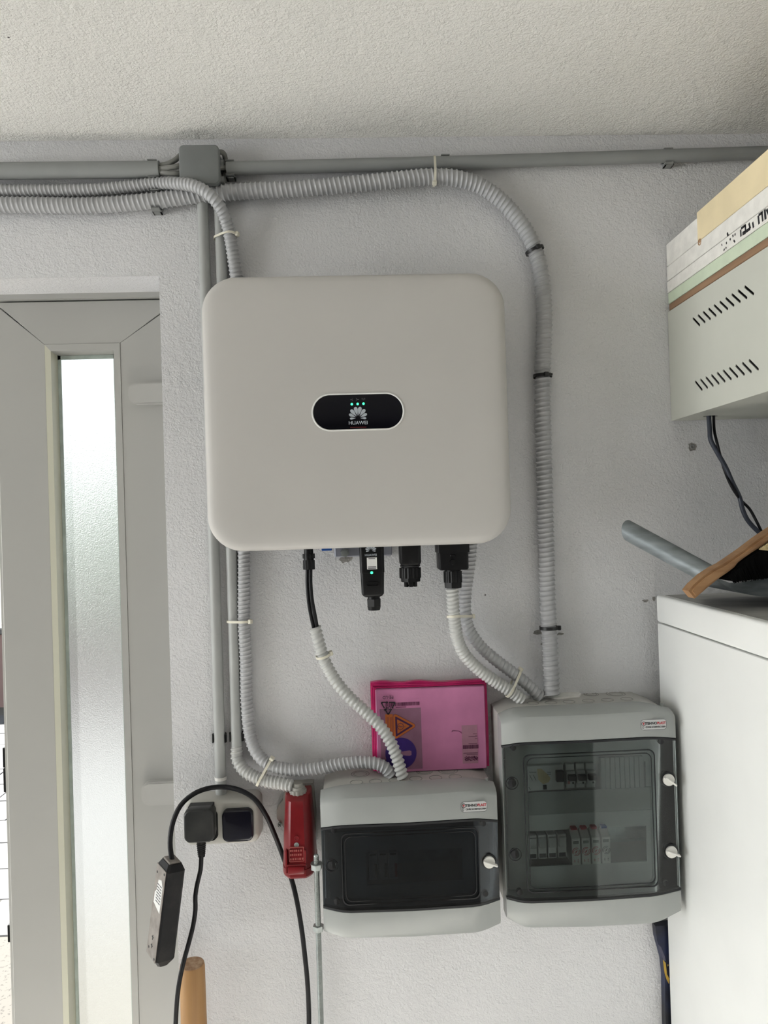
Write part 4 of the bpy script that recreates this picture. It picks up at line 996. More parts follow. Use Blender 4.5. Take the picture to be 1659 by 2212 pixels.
lo = [[(x, y, z) for x, z in rrect((fx0 + fx1) / 2, (fz1 + zb_) / 2, fx1 - fx0 - 2 * i, fz1 - zb_ - 2 * i, .002, 2)] for y, i in ((-.018, 0), (YBG + .002, 0), (YBG, .0015))]
loft(b, lo); body = link('filled_bag', b, 'bag', bag)
b = NB()                                               # folds along the left and top rims
for k in range(3):
    sweep(b, [(x0_ + .001 + k * .003, -.0225 - k * .003, zb_ + .003), (x0_ + .0022 + k * .003, -.024 - k * .0035, (zb_ + zt_) / 2), (x0_ + .003 + k * .003, -.022 - k * .003, zt_ - .004 - k * .002)], .0016, 6, .02)
for k in range(2):
    sweep(b, [(x0_ + .006, -.022, zt_ - .003 - k * .005), ((x0_ + x1_) / 2, -.025, zt_ - .0045 - k * .003), (x1_ - .004, -.022, zt_ - .002 - k * .005)], .0015, 6, .02)
link('fold', b, 'bagdeep', bag)
YQ = YBG - .0001
def qplate(name, x0p, y0p, x1p, y1p, m, lift, parent=body):
    a0, c0_ = P(x0p, y0p, YQ), P(x1p, y1p, YQ); b = NB(); box(b, a0.x, c0_.x, YQ - lift, YQ - lift + .0003, c0_.z, a0.z); return link(name, b, m, parent)
qplate('inner_sheet', 814, 1513, 918, 1662, 'bag', .0002)
sheet = qplate('printed_sheet', 820, 1532, 913, 1660, 'sheetpink', .0005)
lab = qplate('shipping_label', 997, 1567, 1033, 1648, 'labelpink', .0004)
b = NB(); rnd = random.Random(3); x = P(832, 1521, YQ).x; xe = P(906, 1521, YQ).x; za, zb2 = P(870, 1517, YQ).z, P(870, 1524.5, YQ).z
while x < xe:
    w_ = rnd.choice((.0004, .0007, .0011, .0014)); box(b, x, x + w_, YQ - .0007, YQ - .0003, zb2, za); x += w_ + rnd.choice((.0004, .0007, .001))
q_ = P(866, 1527.5, YQ); box(b, q_.x - .010, q_.x + .010, YQ - .0007, YQ - .0003, q_.z - .0006, q_.z + .0006); link('barcode', b, 'inkpink', body)
b = NB(); x = P(1000, 1612, YQ).x; xe = P(1032, 1612, YQ).x; za, zb2 = P(1016, 1609, YQ).z, P(1016, 1617, YQ).z
while x < xe:
    w_ = rnd.choice((.0004, .0007, .0012, .0016)); box(b, x, x + w_, YQ - .0007, YQ - .0003, zb2, za); x += w_ + rnd.choice((.0004, .0007))
link('barcode', b, 'inkpink', lab)
b = NB(); x0d, z0d = P(1004, 1644, YQ).x, P(1004, 1643.5, YQ).z
for i in range(24):
    for j in range(8):
        if rnd.random() < .55: box(b, x0d + i * .00105, x0d + (i + 1) * .00105, YQ - .0007, YQ - .0003, z0d + j * .00105, z0d + (j + 1) * .00105)
link('stacked_code', b, 'inkpink', lab)
b = NB()
for (px0, px1, py) in ((1022, 1030, 1585), (1026, 1031, 1588), (1012, 1031, 1591), (1026, 1031, 1595), (1012, 1031, 1606.5), (1001, 1032, 1627), (1008, 1032, 1630)):
    a0, c0_ = P(px0, py, YQ), P(px1, py, YQ); box(b, a0.x, c0_.x, YQ - .0006, YQ - .0003, a0.z - .0004, a0.z + .0004)
link('fine_print', b, 'inkpink', lab)
b = NB(); pr = [P(*p, YQ) for p in ((976, 1581), (977, 1578), (984, 1578.5), (991, 1579), (998, 1584))]
for p_, c_ in zip(pr, pr[1:]): bar(b, p_.x, p_.z, c_.x, c_.z, .0009, YQ - .0003)
link('ink_scrawl', b, 'inkpink', body)
# hazard sticker, lying on its side: apex to the right
cc = P(867, 1568.5, YQ)
def tri(s, lift, m, rr, name='warning_triangle'):
    b = NB(); pts = []
    for a in (0, 120, 240):
        vx, vz = cc.x + s * math.cos(R(a)), cc.z + s * math.sin(R(a))
        ccx, ccz = cc.x + (s - 2 * rr) * math.cos(R(a)), cc.z + (s - 2 * rr) * math.sin(R(a))
        for k in range(-60, 61, 20): pts.append((ccx + rr * math.cos(R(a + k)), YQ - lift, ccz + rr * math.sin(R(a + k))))
    poly_prism(b, pts, (0, .0003, 0)); return link(name, b, m, sheet)
tri(.0312, .0008, 'violet', .0048, 'triangle_outline'); tri(.0300, .0011, 'orange', .0042); tri(.0225, .0014, 'violet', .0012, 'triangle_border'); tri(.0158, .0017, 'orange', .0005)
b = NB(); sc_ = (cc.x - .0018, YQ - .0019, cc.z); tube_ring(b, sc_, (0, 1, 0), .0058, .0005, 22, 4)
bar(b, sc_[0] - .004, sc_[2], sc_[0] - .001, sc_[2] + .001, .0009, sc_[1]); bar(b, sc_[0] - .001, sc_[2] + .001, sc_[0] + .0005, sc_[2] - .001, .0009, sc_[1]); bar(b, sc_[0] + .0005, sc_[2] - .001, sc_[0] + .004, sc_[2], .0009, sc_[1])
for k in range(8):
    a = R(45 * k); bar(b, sc_[0] + .0068 * math.cos(a), sc_[2] + .0068 * math.sin(a), sc_[0] + .0095 * math.cos(a), sc_[2] + .0095 * math.sin(a), .0004, sc_[1])
link('bolt_symbol', b, 'violet', sheet)
qplate('warning_panel', 832, 1543, 850, 1600, 'orange', .0008, sheet)
b = NB()
for px in (836, 839, 843, 846): a0, c0_ = P(px, 1549, YQ), P(px + 1.5, 1596, YQ); box(b, a0.x, a0.x + .0006, YQ - .0011, YQ - .0008, c0_.z, a0.z)
link('fine_print', b, 'violet', sheet)
c1_ = P(866, 1627, YQ); b = NB(); cyl(b, (c1_.x, YQ - .0011, c1_.z), (c1_.x, YQ - .0003, c1_.z), .0295, seg=40); a0, c0_ = P(833, 1600, YQ), P(866, 1652, YQ); link('blue_disc', b, 'navy', sheet); b = NB(); box(b, a0.x, c0_.x, YQ - .0009, YQ - .0003, c0_.z, c1_.z)
link('blue_disc', b, 'navy', sheet)
b = NB(); a0 = P(862, 1628, YQ); poly_prism(b, [(a0.x, YQ - .0014, a0.z + .0035), (a0.x + .020, YQ - .0014, a0.z + .0055), (a0.x + .0235, YQ - .0014, a0.z + .004), (a0.x + .0235, YQ - .0014, a0.z - .003), (a0.x + .020, YQ - .0014, a0.z - .0045), (a0.x, YQ - .0014, a0.z - .0025)], (0, .0003, 0)); link('page_symbol', b, 'sheetpink', sheet)
# recycling mark and material code, printed upside down
mk = P(838.5, 1526, YQ); YK = YQ - .0022
b = NB(); tp = [P(*p, YQ) for p in ((823, 1516.5), (854, 1516.5), (838.5, 1543.5))]
for i in range(3):
    p_, c_ = tp[i], tp[(i + 1) % 3]; d = c_ - p_
    s_, e_ = p_ + d * (.10 if i else .08), p_ + d * .80
    bar(b, s_.x, s_.z, (p_ + d * .46).x, (p_ + d * .46).z, .0019, YK); bar(b, (p_ + d * .54).x, (p_ + d * .54).z, (p_ + d * .92).x, (p_ + d * .92).z, .0019, YK)
    mid = p_ + d * .46; dn = d.normalized(); nn = Vector((-dn.z, 0, dn.x))
    for s2 in (1, -1): bar(b, (mid + dn * .0005).x, (mid + dn * .0005).z, (mid - dn * .0022 + nn * s2 * .0024).x, (mid - dn * .0022 + nn * s2 * .0024).z, .0010, YK)
for p_ in tp: cyl(b, (p_.x + (mk.x - p_.x) * .12, YK, p_.z + (mk.z - p_.z) * .12), (p_.x + (mk.x - p_.x) * .12, YK - .0004, p_.z + (mk.z - p_.z) * .12), .0018, seg=12)
link('recycling_mark', b, 'ink', body)
c = P(838.5, 1528.5, YQ); text('lettering', '04', .0105, (c.x, YK, c.z), M['ink'], body, rot=180)
c = P(838, 1505.5, YQ); text('lettering', 'PE-LD', .0078, (c.x, YK, c.z), M['ink'], body, rot=180, sx=1.05)

# ------------------------------------------------------------------ double outlet, plug, power strip
YO = -.046
x0_, x1_, z0_, z1_ = PR(396, 1733, 560, 1822, YO); ocx, ocz, ow, oh = (x0_ + x1_) / 2, (z0_ + z1_) / 2, x1_ - x0_, z1_ - z0_
out = thing('wall_outlet', 'cream double socket outlet mounted on the wall', 'outlet', (ocx, 0, z0_))
b = NB()
loft(b, [[(x, y, z) for x, z in rrect(ocx, ocz, ow - 2 * i, oh - 2 * i, .014, 6)] for y, i in ((-.001, -.002), (-.030, -.0005), (-.038, 0), (-.043, .002), (YO, .006))]); link('housing', b, 'outlet', out)
def pillow(cx, cz, w, h, y0, y1, bulge=.003, r=.008):
    out_ = []
    for x, z in rrect(cx, cz, w, h, r, 5):
        fx, fz = (x - cx) / (w / 2), (z - cz) / (h / 2)
        out_.append((cx + (x - cx) * (1 + bulge / (w / 2) * (1 - fz * fz)), cz + (z - cz) * (1 + bulge / (h / 2) * (1 - fx * fx))))
    return out_
a_ = PR(481, 1745, 549, 1813, YO); lcx, lcz = (a_[0] + a_[1]) / 2, (a_[2] + a_[3]) / 2
def pillow_mesh(cx, cz, w, h, ys_):
    b = NB(); base = pillow(cx, cz, w, h, 0, 0)
    loft(b, [[(cx + (x - cx) * k, y, cz + (z - cz) * k) for x, z in base] for y, k in ys_]); return b
link('socket_lid', pillow_mesh(lcx, lcz, .054, .056, ((YO + .002, 1.0), (YO - .008, 1.0), (YO - .011, .97), (YO - .0125, .90))), mat('navy_black_lid', (.006, .006, .012), .18, var=.2, vscale=20), out)
a_ = PR(409, 1736, 462, 1752, YO - .006); b = NB(); box(b, a_[0], a_[1], YO - .020, YO + .002, a_[2], a_[3] - .001, .001, 1); link('open_lid', b, 'black', out)
a_ = PR(405, 1750, 468, 1815, YO); b = pillow_mesh((a_[0] + a_[1]) / 2 + .003, (a_[2] + a_[3]) / 2, .050, .054, ((YO + .002, 1.0), (YO - .004, .98))); link('socket_ring', b, 'black', out)
# grounded plug with its cable
YPL = -.072
pc = P(432, 1780, YPL); pg = thing('power_plug', 'black plug in left socket with cable hanging down past wooden pole', 'plug', (pc.x, YPL, pc.z))
link('plug_head', pillow_mesh(pc.x, pc.z, .0515, .0565, ((YPL + .021, .94), (YPL + .006, 1.0), (YPL - .006, 1.0), (YPL - .010, .97), (YPL - .0118, .90))), mat('scuffed_black_plug', (.016, .017, .017), .4, col2=(.04, .04, .038), vscale=25, ramp=(.45, .8)), pg)
b = NB(); zc_ = P(435, 1820, YPL).z; ze = P(435, 1852, YPL).z; xc_ = P(434, 1835, YPL).x
sweep(b, [(xc_, YPL + .004, zc_ + .006), (xc_, YPL + .004, ze)], lambda u: .0085 - .0022 * u, 14, .004)
for k in range(6): tube_ring(b, (xc_, YPL + .004, zc_ - .004 - k * .0036), (0, 0, 1), .0076 - .0003 * k, .0011, 18, 5)
link('strain_relief', b, 'black', pg)
b = NB(); sweep(b, [P(*p) for p in ((435, 1846, YPL + .004), (433, 1880, YPL + .005), (427, 1905, YPL + .004), (422, 1935, YPL), (422, 1965, YPL), (417, 2000, -.075), (407, 2040, -.08), (396, 2080, -.085), (386, 2130, -.088), (381, 2180, -.088), (379, 2260, -.088))] + [Vector((P(379, 2260, -.088).x, -.088, .02))], .0041, 12, .008); link('cable', b, 'black2', pg, ang=70)

# hanging power strip
st = thing('power_strip', 'dusty black power strip hanging by its cable beside the door', 'power strip', P(352, 2060, -.085))
pt, pb = P(371, 1862, -.085), P(346, 2068, -.085)
ax = (pt - pb).normalized(); ya = R(36)
n1 = Vector((math.sin(ya), -math.cos(ya), 0)); n1 = (n1 - ax * n1.dot(ax)).normalized(); e1 = ax.cross(n1)   # e1 points right along the dark side
if e1.x < 0: e1 = -e1
L_ = (pt - pb).length; cen = (pt + pb) / 2
mt = Matrix(((e1.x, n1.x, ax.x, cen.x), (e1.y, n1.y, ax.y, cen.y), (e1.z, n1.z, ax.z, cen.z), (0, 0, 0, 1)))
hw_, hd = .0175, .024                                   # half width of dark side, half depth of the light face
def oct_loop(z, w_, d_, c_=.004): return [mt @ Vector(p) for p in ((-w_ + c_, d_, z), (w_ - c_, d_, z), (w_, d_ - c_, z), (w_, -d_ + c_, z), (w_ - c_, -d_, z), (-w_ + c_, -d_, z), (-w_, -d_ + c_, z), (-w_, d_ - c_, z))]
b = NB(); loft(b, [oct_loop(-L_ / 2 - .006, hw_ * .55, hd * .75), oct_loop(-L_ / 2 + .006, hw_, hd), oct_loop(L_ / 2 - .008, hw_, hd), oct_loop(L_ / 2 + .003, hw_ * .7, hd * .75)]); link('body', b, 'blackdust', st, ang=20)
b = NB(); box(b, -hw_ - .0012, -hw_ + .0005, -hd + .003, hd - .003, -L_ / 2 + .004, L_ / 2 - .006, .001, 1, mt); bk = link('back_plate', b, 'greydust', st)
b = NB(); box(b, -hw_ * .6, hw_ * .6, -hd * .6, hd * .6, L_ / 2 + .002, L_ / 2 + .006, .001, 1, mt); link('end_cap', b, 'greydust', st)
b = NB()
for (u_, v_) in ((.016, L_ / 2 - .012), (-.014, L_ / 2 - .020), (.016, -L_ / 2 + .010), (-.012, -L_ / 2 + .018)): cyl(b, mt @ Vector((-hw_ - .0016, u_, v_)), mt @ Vector((-hw_ - .0005, u_, v_)), .0022, seg=10)
link('screw_hole', b, 'gasket', bk)
b = NB(); poly_prism(b, [mt @ Vector((-hw_ - .0016, u_, v_)) for u_, v_ in ((-.014, .012), (.016, .004), (.016, .050), (.009, .060), (-.004, .056), (-.008, .036), (-.014, .030))], mt.to_3x3() @ Vector((.0004, 0, 0))); stk = link('torn_sticker', b, 'paper', bk)
b = NB()
for k in range(7): 
    for (u0, u1) in ((-.006, .004), (.006, .013)): box(b, -hw_ - .0020, -hw_ - .0015, u0, u1, .018 + k * .005, .0195 + k * .005, 0, 1, mt)
link('sticker_print', b, 'inkgrey', stk)
b = NB()
for v_ in (-.045, -.060):
    box(b, -hw_ - .0016, -hw_ - .0011, -.004, .004, v_, v_ + .0012, 0, 1, mt); box(b, -hw_ - .0016, -hw_ - .0011, -.001, .001, v_ - .004, v_ + .004, 0, 1, mt)
link('moulded_mark', b, 'dark', bk)
tpc = mt @ Vector((0, 0, L_ / 2 + .004))
b = NB(); cb = [tpc, P(368, 1832, -.083)] + [P(*p) for p in ((368, 1808, -.079), (374, 1775, -.072), (390, 1740, -.066), (415, 1717, -.058), (445, 1704, -.048), (480, 1700, -.036), (515, 1706, -.044), (548, 1724, -.050), (574, 1760, -.046), (592, 1800, -.030), (604, 1830, -.018), (618, 1868, -.016), (630, 1900, -.020),
     (641, 1945, -.024), (652, 2010, -.026), (658, 2060, -.026), (664, 2120, -.026), (667, 2180, -.026), (668, 2260, -.026))]
cb.append(Vector((cb[-1].x, -.026, .02))); sweep(b, cb, .0045, 12, .008); link('cable', b, 'black2', st, ang=70)

# ------------------------------------------------------------------ red plug housing
YR = -.100
rz1, rz0 = P(645, 1722, -.08).z, P(645, 1892, -.09).z
rcx = P(645, 1800, -.08).x
red = thing('red_power_socket', 'red industrial power socket on the wall left of smaller box', 'industrial socket', (rcx, 0, rz0))
def dsec(z, w, d, yb=-.022, k=1.0):
    pts = [(rcx - w, yb, z)]
    for (fx, fy) in ((-1, .45), (-.96, .68), (-.84, .84), (-.62, .95), (-.46, 1.0), (.46, 1.0), (.62, .95), (.84, .84), (.96, .68), (1, .45)): pts.append((rcx + w * fx, yb - d * fy, z))
    pts.append((rcx + w, yb, z)); return pts
b = NB(); h_ = rz1 - rz0; rcx -= .0012
loft(b, [dsec(rz0, .0290, .078), dsec(rz0 + .004, .0305, .081), dsec(rz0 + .016, .0305, .081), dsec(rz0 + .0165, .0296, .079), dsec(rz0 + h_ * .5, .0275, .074), dsec(rz0 + h_ * .85, .0246, .066), dsec(rz0 + h_ * .95, .0240, .061), dsec(rz1 - .002, .0232, .050), dsec(rz1, .022, .040)]); link('body', b, 'redcee', red, ang=25)
b = NB(); pts = [(rcx - .026, rz1 + .003), (rcx + .026, rz1 + .003), (rcx + .027, rz0 + .03), (rcx + .033, rz0 + h_ * .62), (rcx + .030, rz0 + .05)]
pts = [(rcx - .025, rz1 + .004), (rcx + .026, rz1 + .004), (rcx + .028, rz0 + h_ * .8), (rcx + .030, rz0 + h_ * .6), (rcx + .028, rz0 + h_ * .3), (rcx + .024, rz0 + .012), (rcx - .024, rz0 + .012), (rcx - .030, rz0 + h_ * .42), (rcx - .044, rz0 + h_ * .56), (rcx - .044, rz0 + h_ * .68), (rcx - .032, rz0 + h_ * .80)]
poly_prism(b, [(x, -.0215, z) for x, z in pts], (0, .0205, 0)); link('back_plate', b, 'greycee', red)
sc2 = P(604, 1781, -.022); b = NB(); cyl(b, (sc2.x, -.0245, sc2.z), (sc2.x, -.021, sc2.z), .0042, seg=16); sw = link('screw', b, 'steel', red)
b = NB(); bar(b, sc2.x - .0024, sc2.z - .0024, sc2.x + .0024, sc2.z + .0024, .0011, -.0246); bar(b, sc2.x - .0024, sc2.z + .0024, sc2.x + .0024, sc2.z - .0024, .0011, -.0246); link('cross_slot', b, 'dark', sw)
gx = P(644, 1722, -.055).x; b = NB(); gz = rz1
ribbed(b, Vector((gx, -.055, 0)), gz + .006, gz - .004, .0160, 12); cyl(b, (gx, -.055, gz + .005), (gx, -.055, gz + .011), .0135, .0125); cyl(b, (gx, -.055, gz + .011), (gx, -.055, gz + .017), .0095, .0085); link('cable_gland', b, 'greycee', red)
yat = lambda f: -.022 - float(np.interp(f, (0, .12, .5, .85, 1), (.081, .079, .074, .066, .05)))
for (px, py, mm) in ((641, 1747, 'steel'), (640.5, 1812, 'redcee'), (640.5, 1826, 'steel')):
    c = P(px, py, -.099); yy = yat((c.z - rz0) / h_ * 1.0) - .0005
    b = NB(); tube_ring(b, (c.x, yy, c.z), (0, 1, 0), .0036, .0009, 18, 6); cyl(b, (c.x, yy + .003, c.z), (c.x, yy - .0002, c.z), .0030, seg=12); link('screw' if mm == 'steel' else 'screw_hole', b, mm, red)
a_ = PR(623, 1833, 657, 1863, -.104); b = NB(); yy = yat(.24) + .0002
lo = [[(x, y, z) for x, z in rrect((a_[0] + a_[1]) / 2, (a_[2] + a_[3]) / 2, a_[1] - a_[0] - 2 * i, a_[3] - a_[2] - 2 * i, .0015, 2)] for y, i in ((yy + .002, 0), (yy - .0012, .0002), (yy - .0012, .0010), (yy + .002, .0012))]
loft(b, lo, False, False)
rnd = random.Random(5)
for k in range(3):
    xx = a_[0] + .002
    while xx < a_[1] - .004:
        w_ = rnd.uniform(.0015, .003); box(b, xx, xx + w_, yy - .0008, yy + .002, a_[2] + .003 + k * .0075, a_[2] + .0065 + k * .0075); xx += w_ + rnd.uniform(.001, .002)
link('moulded_label', b, mat('worn_red_plastic', (.40, .10, .09), .45, var=.2, vscale=60), red)
a_ = PR(621, 1868, 658, 1888, -.104); b = NB(); box(b, a_[0], a_[1], YR - .006, YR + .01, a_[2], a_[3] - .004, .002, 2); box(b, a_[0] - .002, a_[1] + .004, YR - .004, YR + .01, a_[3] - .004, a_[3] - .001, .001, 1); link('flap_hinge', b, 'redcee', red)
b = NB(); box(b, a_[1] + .0005, a_[1] + .004, YR - .0015, YR + .02, rz0 + .01, rz0 + .050, .001, 1); link('flap_arm', b, 'redcee', red); b = NB(); box(b, a_[0] - .004, a_[0] - .0005, YR - .0015, YR + .02, rz0 + .01, rz0 + .050, .001, 1); link('flap_arm', b, 'redcee', red)

# ------------------------------------------------------------------ threaded rod
ra, rb = P(683, 1846, -.118), P(693.5, 2212, -.118); dr = (rb - ra).normalized(); re_ = ra + dr * ((ra.z - .0) / -dr.z)
rod = thing('threaded_rod', 'zinc threaded rod with nuts standing against the smaller box', 'threaded rod', re_)
b = NB(); pts_ = []
c_ = [ra + dr * (i * .0009) for i in range(int((re_ - ra).length / .0009))]
seg_ = 12; rings = []; u = dr.orthogonal().normalized(); v = dr.cross(u)
c_ = c_[:640] + [re_]
for i, p in enumerate(c_):
    rr = .0050 if i % 2 else .0043
    if i < 3: rr = .0036 + .0004 * i
    rings.append([b.verts.new(p + (u * math.cos(2 * math.pi * k / seg_) + v * math.sin(2 * math.pi * k / seg_)) * rr) for k in range(seg_)])
for A, B in zip(rings, rings[1:]):
    for k in range(seg_): b.faces.new((A[k], A[(k + 1) % seg_], B[(k + 1) % seg_], B[k]))
b.faces.new(rings[0][::-1]); b.faces.new(rings[-1]); link('rod', b, 'steel', rod, ang=70)
for px, py in ((684, 1872), (688.5, 2004)):
    t_ = (P(px, py, -.118) - ra).dot(dr); b = NB(); cyl(b, ra + dr * (t_ - .0045), ra + dr * (t_ + .0045), .0098, seg=6, twist=.4); link('nut', b, 'steel', rod)
t_ = (P(684, 1872, -.118) - ra).dot(dr); b = NB(); cyl(b, ra + dr * (t_ - .0062), ra + dr * (t_ - .0046), .0105, seg=22); link('washer', b, 'steel', rod)

# ------------------------------------------------------------------ wooden pole, blue board
pa = P(415, 2081, -.05); pb_ = P(417, 2212, -.05)
pole = thing('wooden_pole', 'round pine pole standing by the wall below the socket outlet', 'pole', (pa.x, -.05, 0))
b = NB(); loft(b, [[(pa.x + r_ * math.cos(2 * math.pi * k / 28), -.05 + r_ * math.sin(2 * math.pi * k / 28), z) for k in range(28)] for z, r_ in ((0, .0245), (pa.z - .2, .0240), (pa.z - .006, .0228), (pa.z - .001, .0218))], True, False); link('shaft', b, 'wood_pole', pole)
b = NB(); loft(b, [[(pa.x + r_ * math.cos(2 * math.pi * k / 28), -.05 + r_ * math.sin(2 * math.pi * k / 28), z) for k in range(28)] for z, r_ in ((pa.z - .001, .0218), (pa.z + .0003, .0210), (pa.z + .0006, .012), (pa.z, .002))], False, True); link('end_grain', b, 'wood_end', pole)
YBB = -.022
a_, c_ = P(1416, 2001, YBB), P(1437, 2212, YBB)
brd = thing('blue_board', 'chipped dark blue board wedged between wall and white appliance', 'board', ((a_.x + .03), -.015, 0))
sl = (c_.x - a_.x) / (a_.z - c_.z)
b = NB(); lft = [(1416, 2001), (1419, 2030), (1427, 2058), (1432, 2076), (1436, 2110), (1437, 2160), (1438, 2212)]
L3 = [P(px, py, YBB) for px, py in lft]; L3.append(Vector((L3[-1].x + .01, YBB, 0)))
poly_prism(b, L3 + [Vector((L3[0].x + .10, YBB, 0)), Vector((L3[0].x + .075, YBB, L3[0].z + .001))], (0, .018, 0)); link('plank', b, 'bluepaint', brd)
b = NB(); ch = [(1432, 2073), (1438, 2080), (1441, 2105), (1446, 2114), (1445, 2126), (1440, 2116), (1436, 2104), (1434, 2090)]
poly_prism(b, [P(px, py, YBB - .0004) for px, py in ch], (0, .0003, 0)); link('paint_chip', b, 'yellow', brd)
b = NB()
for (px, py, w_) in ((1453, 2103, .004), (1443, 2085, .002), (1448, 2112, .0025), (1453, 2141, .0025)):
    c = P(px, py, YBB - .0004); poly_prism(b, [(c.x - w_ / 2, c.y, c.z - w_), (c.x + w_ / 2, c.y, c.z - w_ * .7), (c.x + w_ * .4, c.y, c.z + w_), (c.x - w_ * .3, c.y, c.z + w_ * .8)], (0, .0003, 0))
link('paint_chip', b, 'yellow', brd)
b = NB(); ch = [(1421.5, 2040), (1428, 2046), (1436, 2066), (1438, 2076), (1433, 2075), (1428, 2060)]
poly_prism(b, [P(px, py, YBB - .0004) for px, py in ch], (0, .0003, 0)); link('worn_patch', b, mat('faded_blue', (.10, .10, .15), .6, var=.1, vscale=40), brd)

# ------------------------------------------------------------------ white appliance on the right
FY = -.030
fx = P(1418, 1300, FY).x; fzt = Pz(1416, 1285, P(1416, 1285, FY).z).z; fzt = P(1416, 1285, FY).z
fl = P(1418, 1344, FY).z
fr = thing('refrigerator', 'tall white enamelled refrigerator at the right by the wall', 'refrigerator', (fx + .3, -.33, 0))
b = NB(); box(b, fx, fx + .60, FY, -.62, .03, fl - .001, .003, 2); link('cabinet', b, 'white', fr)
b = NB(); box(b, fx - .001, fx + .601, FY, -.655, fl + .001, fzt, .005, 3); tp_ = link('top_rim', b, 'white', fr)
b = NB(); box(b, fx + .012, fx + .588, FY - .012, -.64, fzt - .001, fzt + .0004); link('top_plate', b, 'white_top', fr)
b = NB(); box(b, fx + .004, fx + .596, -.622, -.665, .06, fl - .004, .01, 3); dr_ = link('door', b, 'white', fr)
b = NB(); box(b, fx + .05, fx + .07, -.69, -.665, .80, 1.10, .004, 2); link('handle', b, 'white', dr_)
for (ax_, ay_) in ((.05, -.08), (.55, -.08), (.05, -.58), (.55, -.58)):
    b = NB(); cyl(b, (fx + ax_, ay_, 0), (fx + ax_, ay_, .032), .018, seg=14); link('foot', b, 'black', fr)

# ------------------------------------------------------------------ vented wall cabinet with boards stacked on it
cx = P(1447.5, 800, -.003).x; czb = P(1453, 909, -.003).z; czt = P(1447, 674, -.003).z
cabd = -.56
cab = thing('wall_cabinet', 'grey green steel cabinet with vent slots mounted at upper right', 'cabinet', (cx + .3, 0, czb))
slots = []
for (p0, p1) in (((1504, 695), (1618, 627)), ((1509, 833), (1628, 788))):
    a_, c_ = Pxx(*p0, cx), Pxx(*p1, cx)
    for i in range(10):
        t_ = i / 9; y_ = a_.y + (c_.y - a_.y) * t_; z_ = a_.z + (c_.z - a_.z) * t_
        d = Vector((-.012, -.0095)); n_ = Vector((d.y, -d.x)).normalized() * .0020
        lp = []
        for s_, a0 in ((1, 0), (-1, 180)):
            ba_ = math.atan2(d.y * s_, d.x * s_)
            for k in range(-90, 91, 45): lp.append((y_ + d.x * s_ + .0022 * math.cos(ba_ + R(k)), z_ + d.y * s_ + .0022 * math.sin(ba_ + R(k))))
        slots.append(lp)
b = NB(); holed_plate(b, [(-.001, czb), (cabd, czb), (cabd, czt), (-.001, czt)], slots, lambda p: (cx, p[0], p[1]), (.0015, 0, 0)); link('side_panel', b, 'cab', cab, flat=True)
b = NB(); cbx = P(1530, 901, -.06)
box(b, cx + .0016, cx + .55, -.001, cabd, czt - .0015, czt); box(b, cx + .548, cx + .55, -.001, cabd, czb, czt - .0015); box(b, cx + .0016, cx + .548, -.001, -.003, czb + .0015, czt - .0015); box(b, cx + .0016, cx + .548, cabd, cabd + .002, czb + .0015, czt - .0015); link('shell', b, 'cab', cab)
hc = Pz(1535, 899, czb); hole = [(hc.x + .014 * math.cos(2 * math.pi * k / 16), hc.y + .010 * math.sin(2 * math.pi * k / 16)) for k in range(16)]
b = NB(); holed_plate(b, rect2(cx + .0016, cx + .548, cabd + .002, -.003), [hole], lambda p: (p[0], p[1], czb), (0, 0, .0015)); link('bottom_panel', b, 'cab', cab, flat=True)
b = NB(); box(b, cx + .012, cx + .53, -.012, cabd + .01, czb + .01, czt - .01); link('inner_box', b, 'dark', cab)
# cables from the cabinet
for i, (pts, r_, lab) in enumerate((
    ([(1536, 899), (1533, 925), (1535, 950), (1548, 975), (1568, 1010), (1582, 1042), (1598, 1075), (1604, 1100), (1614, 1122), (1632, 1143), (1649, 1158)], .0042, 'dark blue grey cable hanging from cabinet, thicker one of two'),
    ([(1541, 899), (1543, 930), (1549, 957), (1556, 985), (1566, 1018), (1580, 1050), (1600, 1080), (1618, 1098), (1632, 1122), (1644, 1146), (1650, 1158)], .0026, 'thin black cable hanging from cabinet beside thicker cable'))):
    yy = lambda k: hc.y + (-.085 - hc.y) * (k / 10) + (.006 if i else 0) * math.sin(k * 2.1)
    p3 = [P(px, py, yy(k)) for k, (px, py) in enumerate(pts)]; p3[0] = Vector((hc.x + (.006 if i else -.004), hc.y, czb + .006)); 
    p3.append(P(1690, 1200, -.08 + .02 * i)); p3.append(Vector((p3[-1].x + .03, -.075 + .02 * i, fzt + .006)))
    b = NB(); sweep(b, p3, r_, 10, .006); tag(link('cable', b, mat('slate_cable', (.035, .042, .06), .45, var=.1, vscale=40) if i == 0 else 'black2', ang=70), lab, 'cable')
# boards
def board(name, label, cat, x0_, y0_, y1_, z0_, z1_, m, w_=.5, bev=.001, group='boards stacked on the cabinet'):
    b = NB(); box(b, x0_, x0_ + w_, y0_, y1_, z0_, z1_, bev, 1); return tag(link(name, b, m), label, cat, group)
zA = czt + .002; ztop = P(1450, 529, -.002).z
zw = zA + .013; zg = P(1455, 637, -.003).z; zg = zw + .022; zm = P(1600, 455, -.25).z
zm = Pxx(1580, 466, cx + .002).z
board('wood_plank', 'brown wooden plank lying directly on the steel cabinet', 'plank', cx + .002, -.004, -.62, zA, zw, 'wood')
board('foam_sheet', 'pale green foam sheet between wooden plank and white board', 'sheet', cx + .001, -.003, -.62, zw + .0005, zg, 'greenfoam')
zl_ = zg + .023
wb = thing('fibre_board', 'white fibre board with black stencilled marks, in the stack on cabinet', 'board', (cx + .25, -.3, zg)); wb['group'] = 'boards stacked on the cabinet'
b = NB(); box(b, cx, cx + .5, -.002, -.62, zg + .0005, zl_ - .0006, .001, 1); link('lower_layer', b, 'whiteboard', wb)
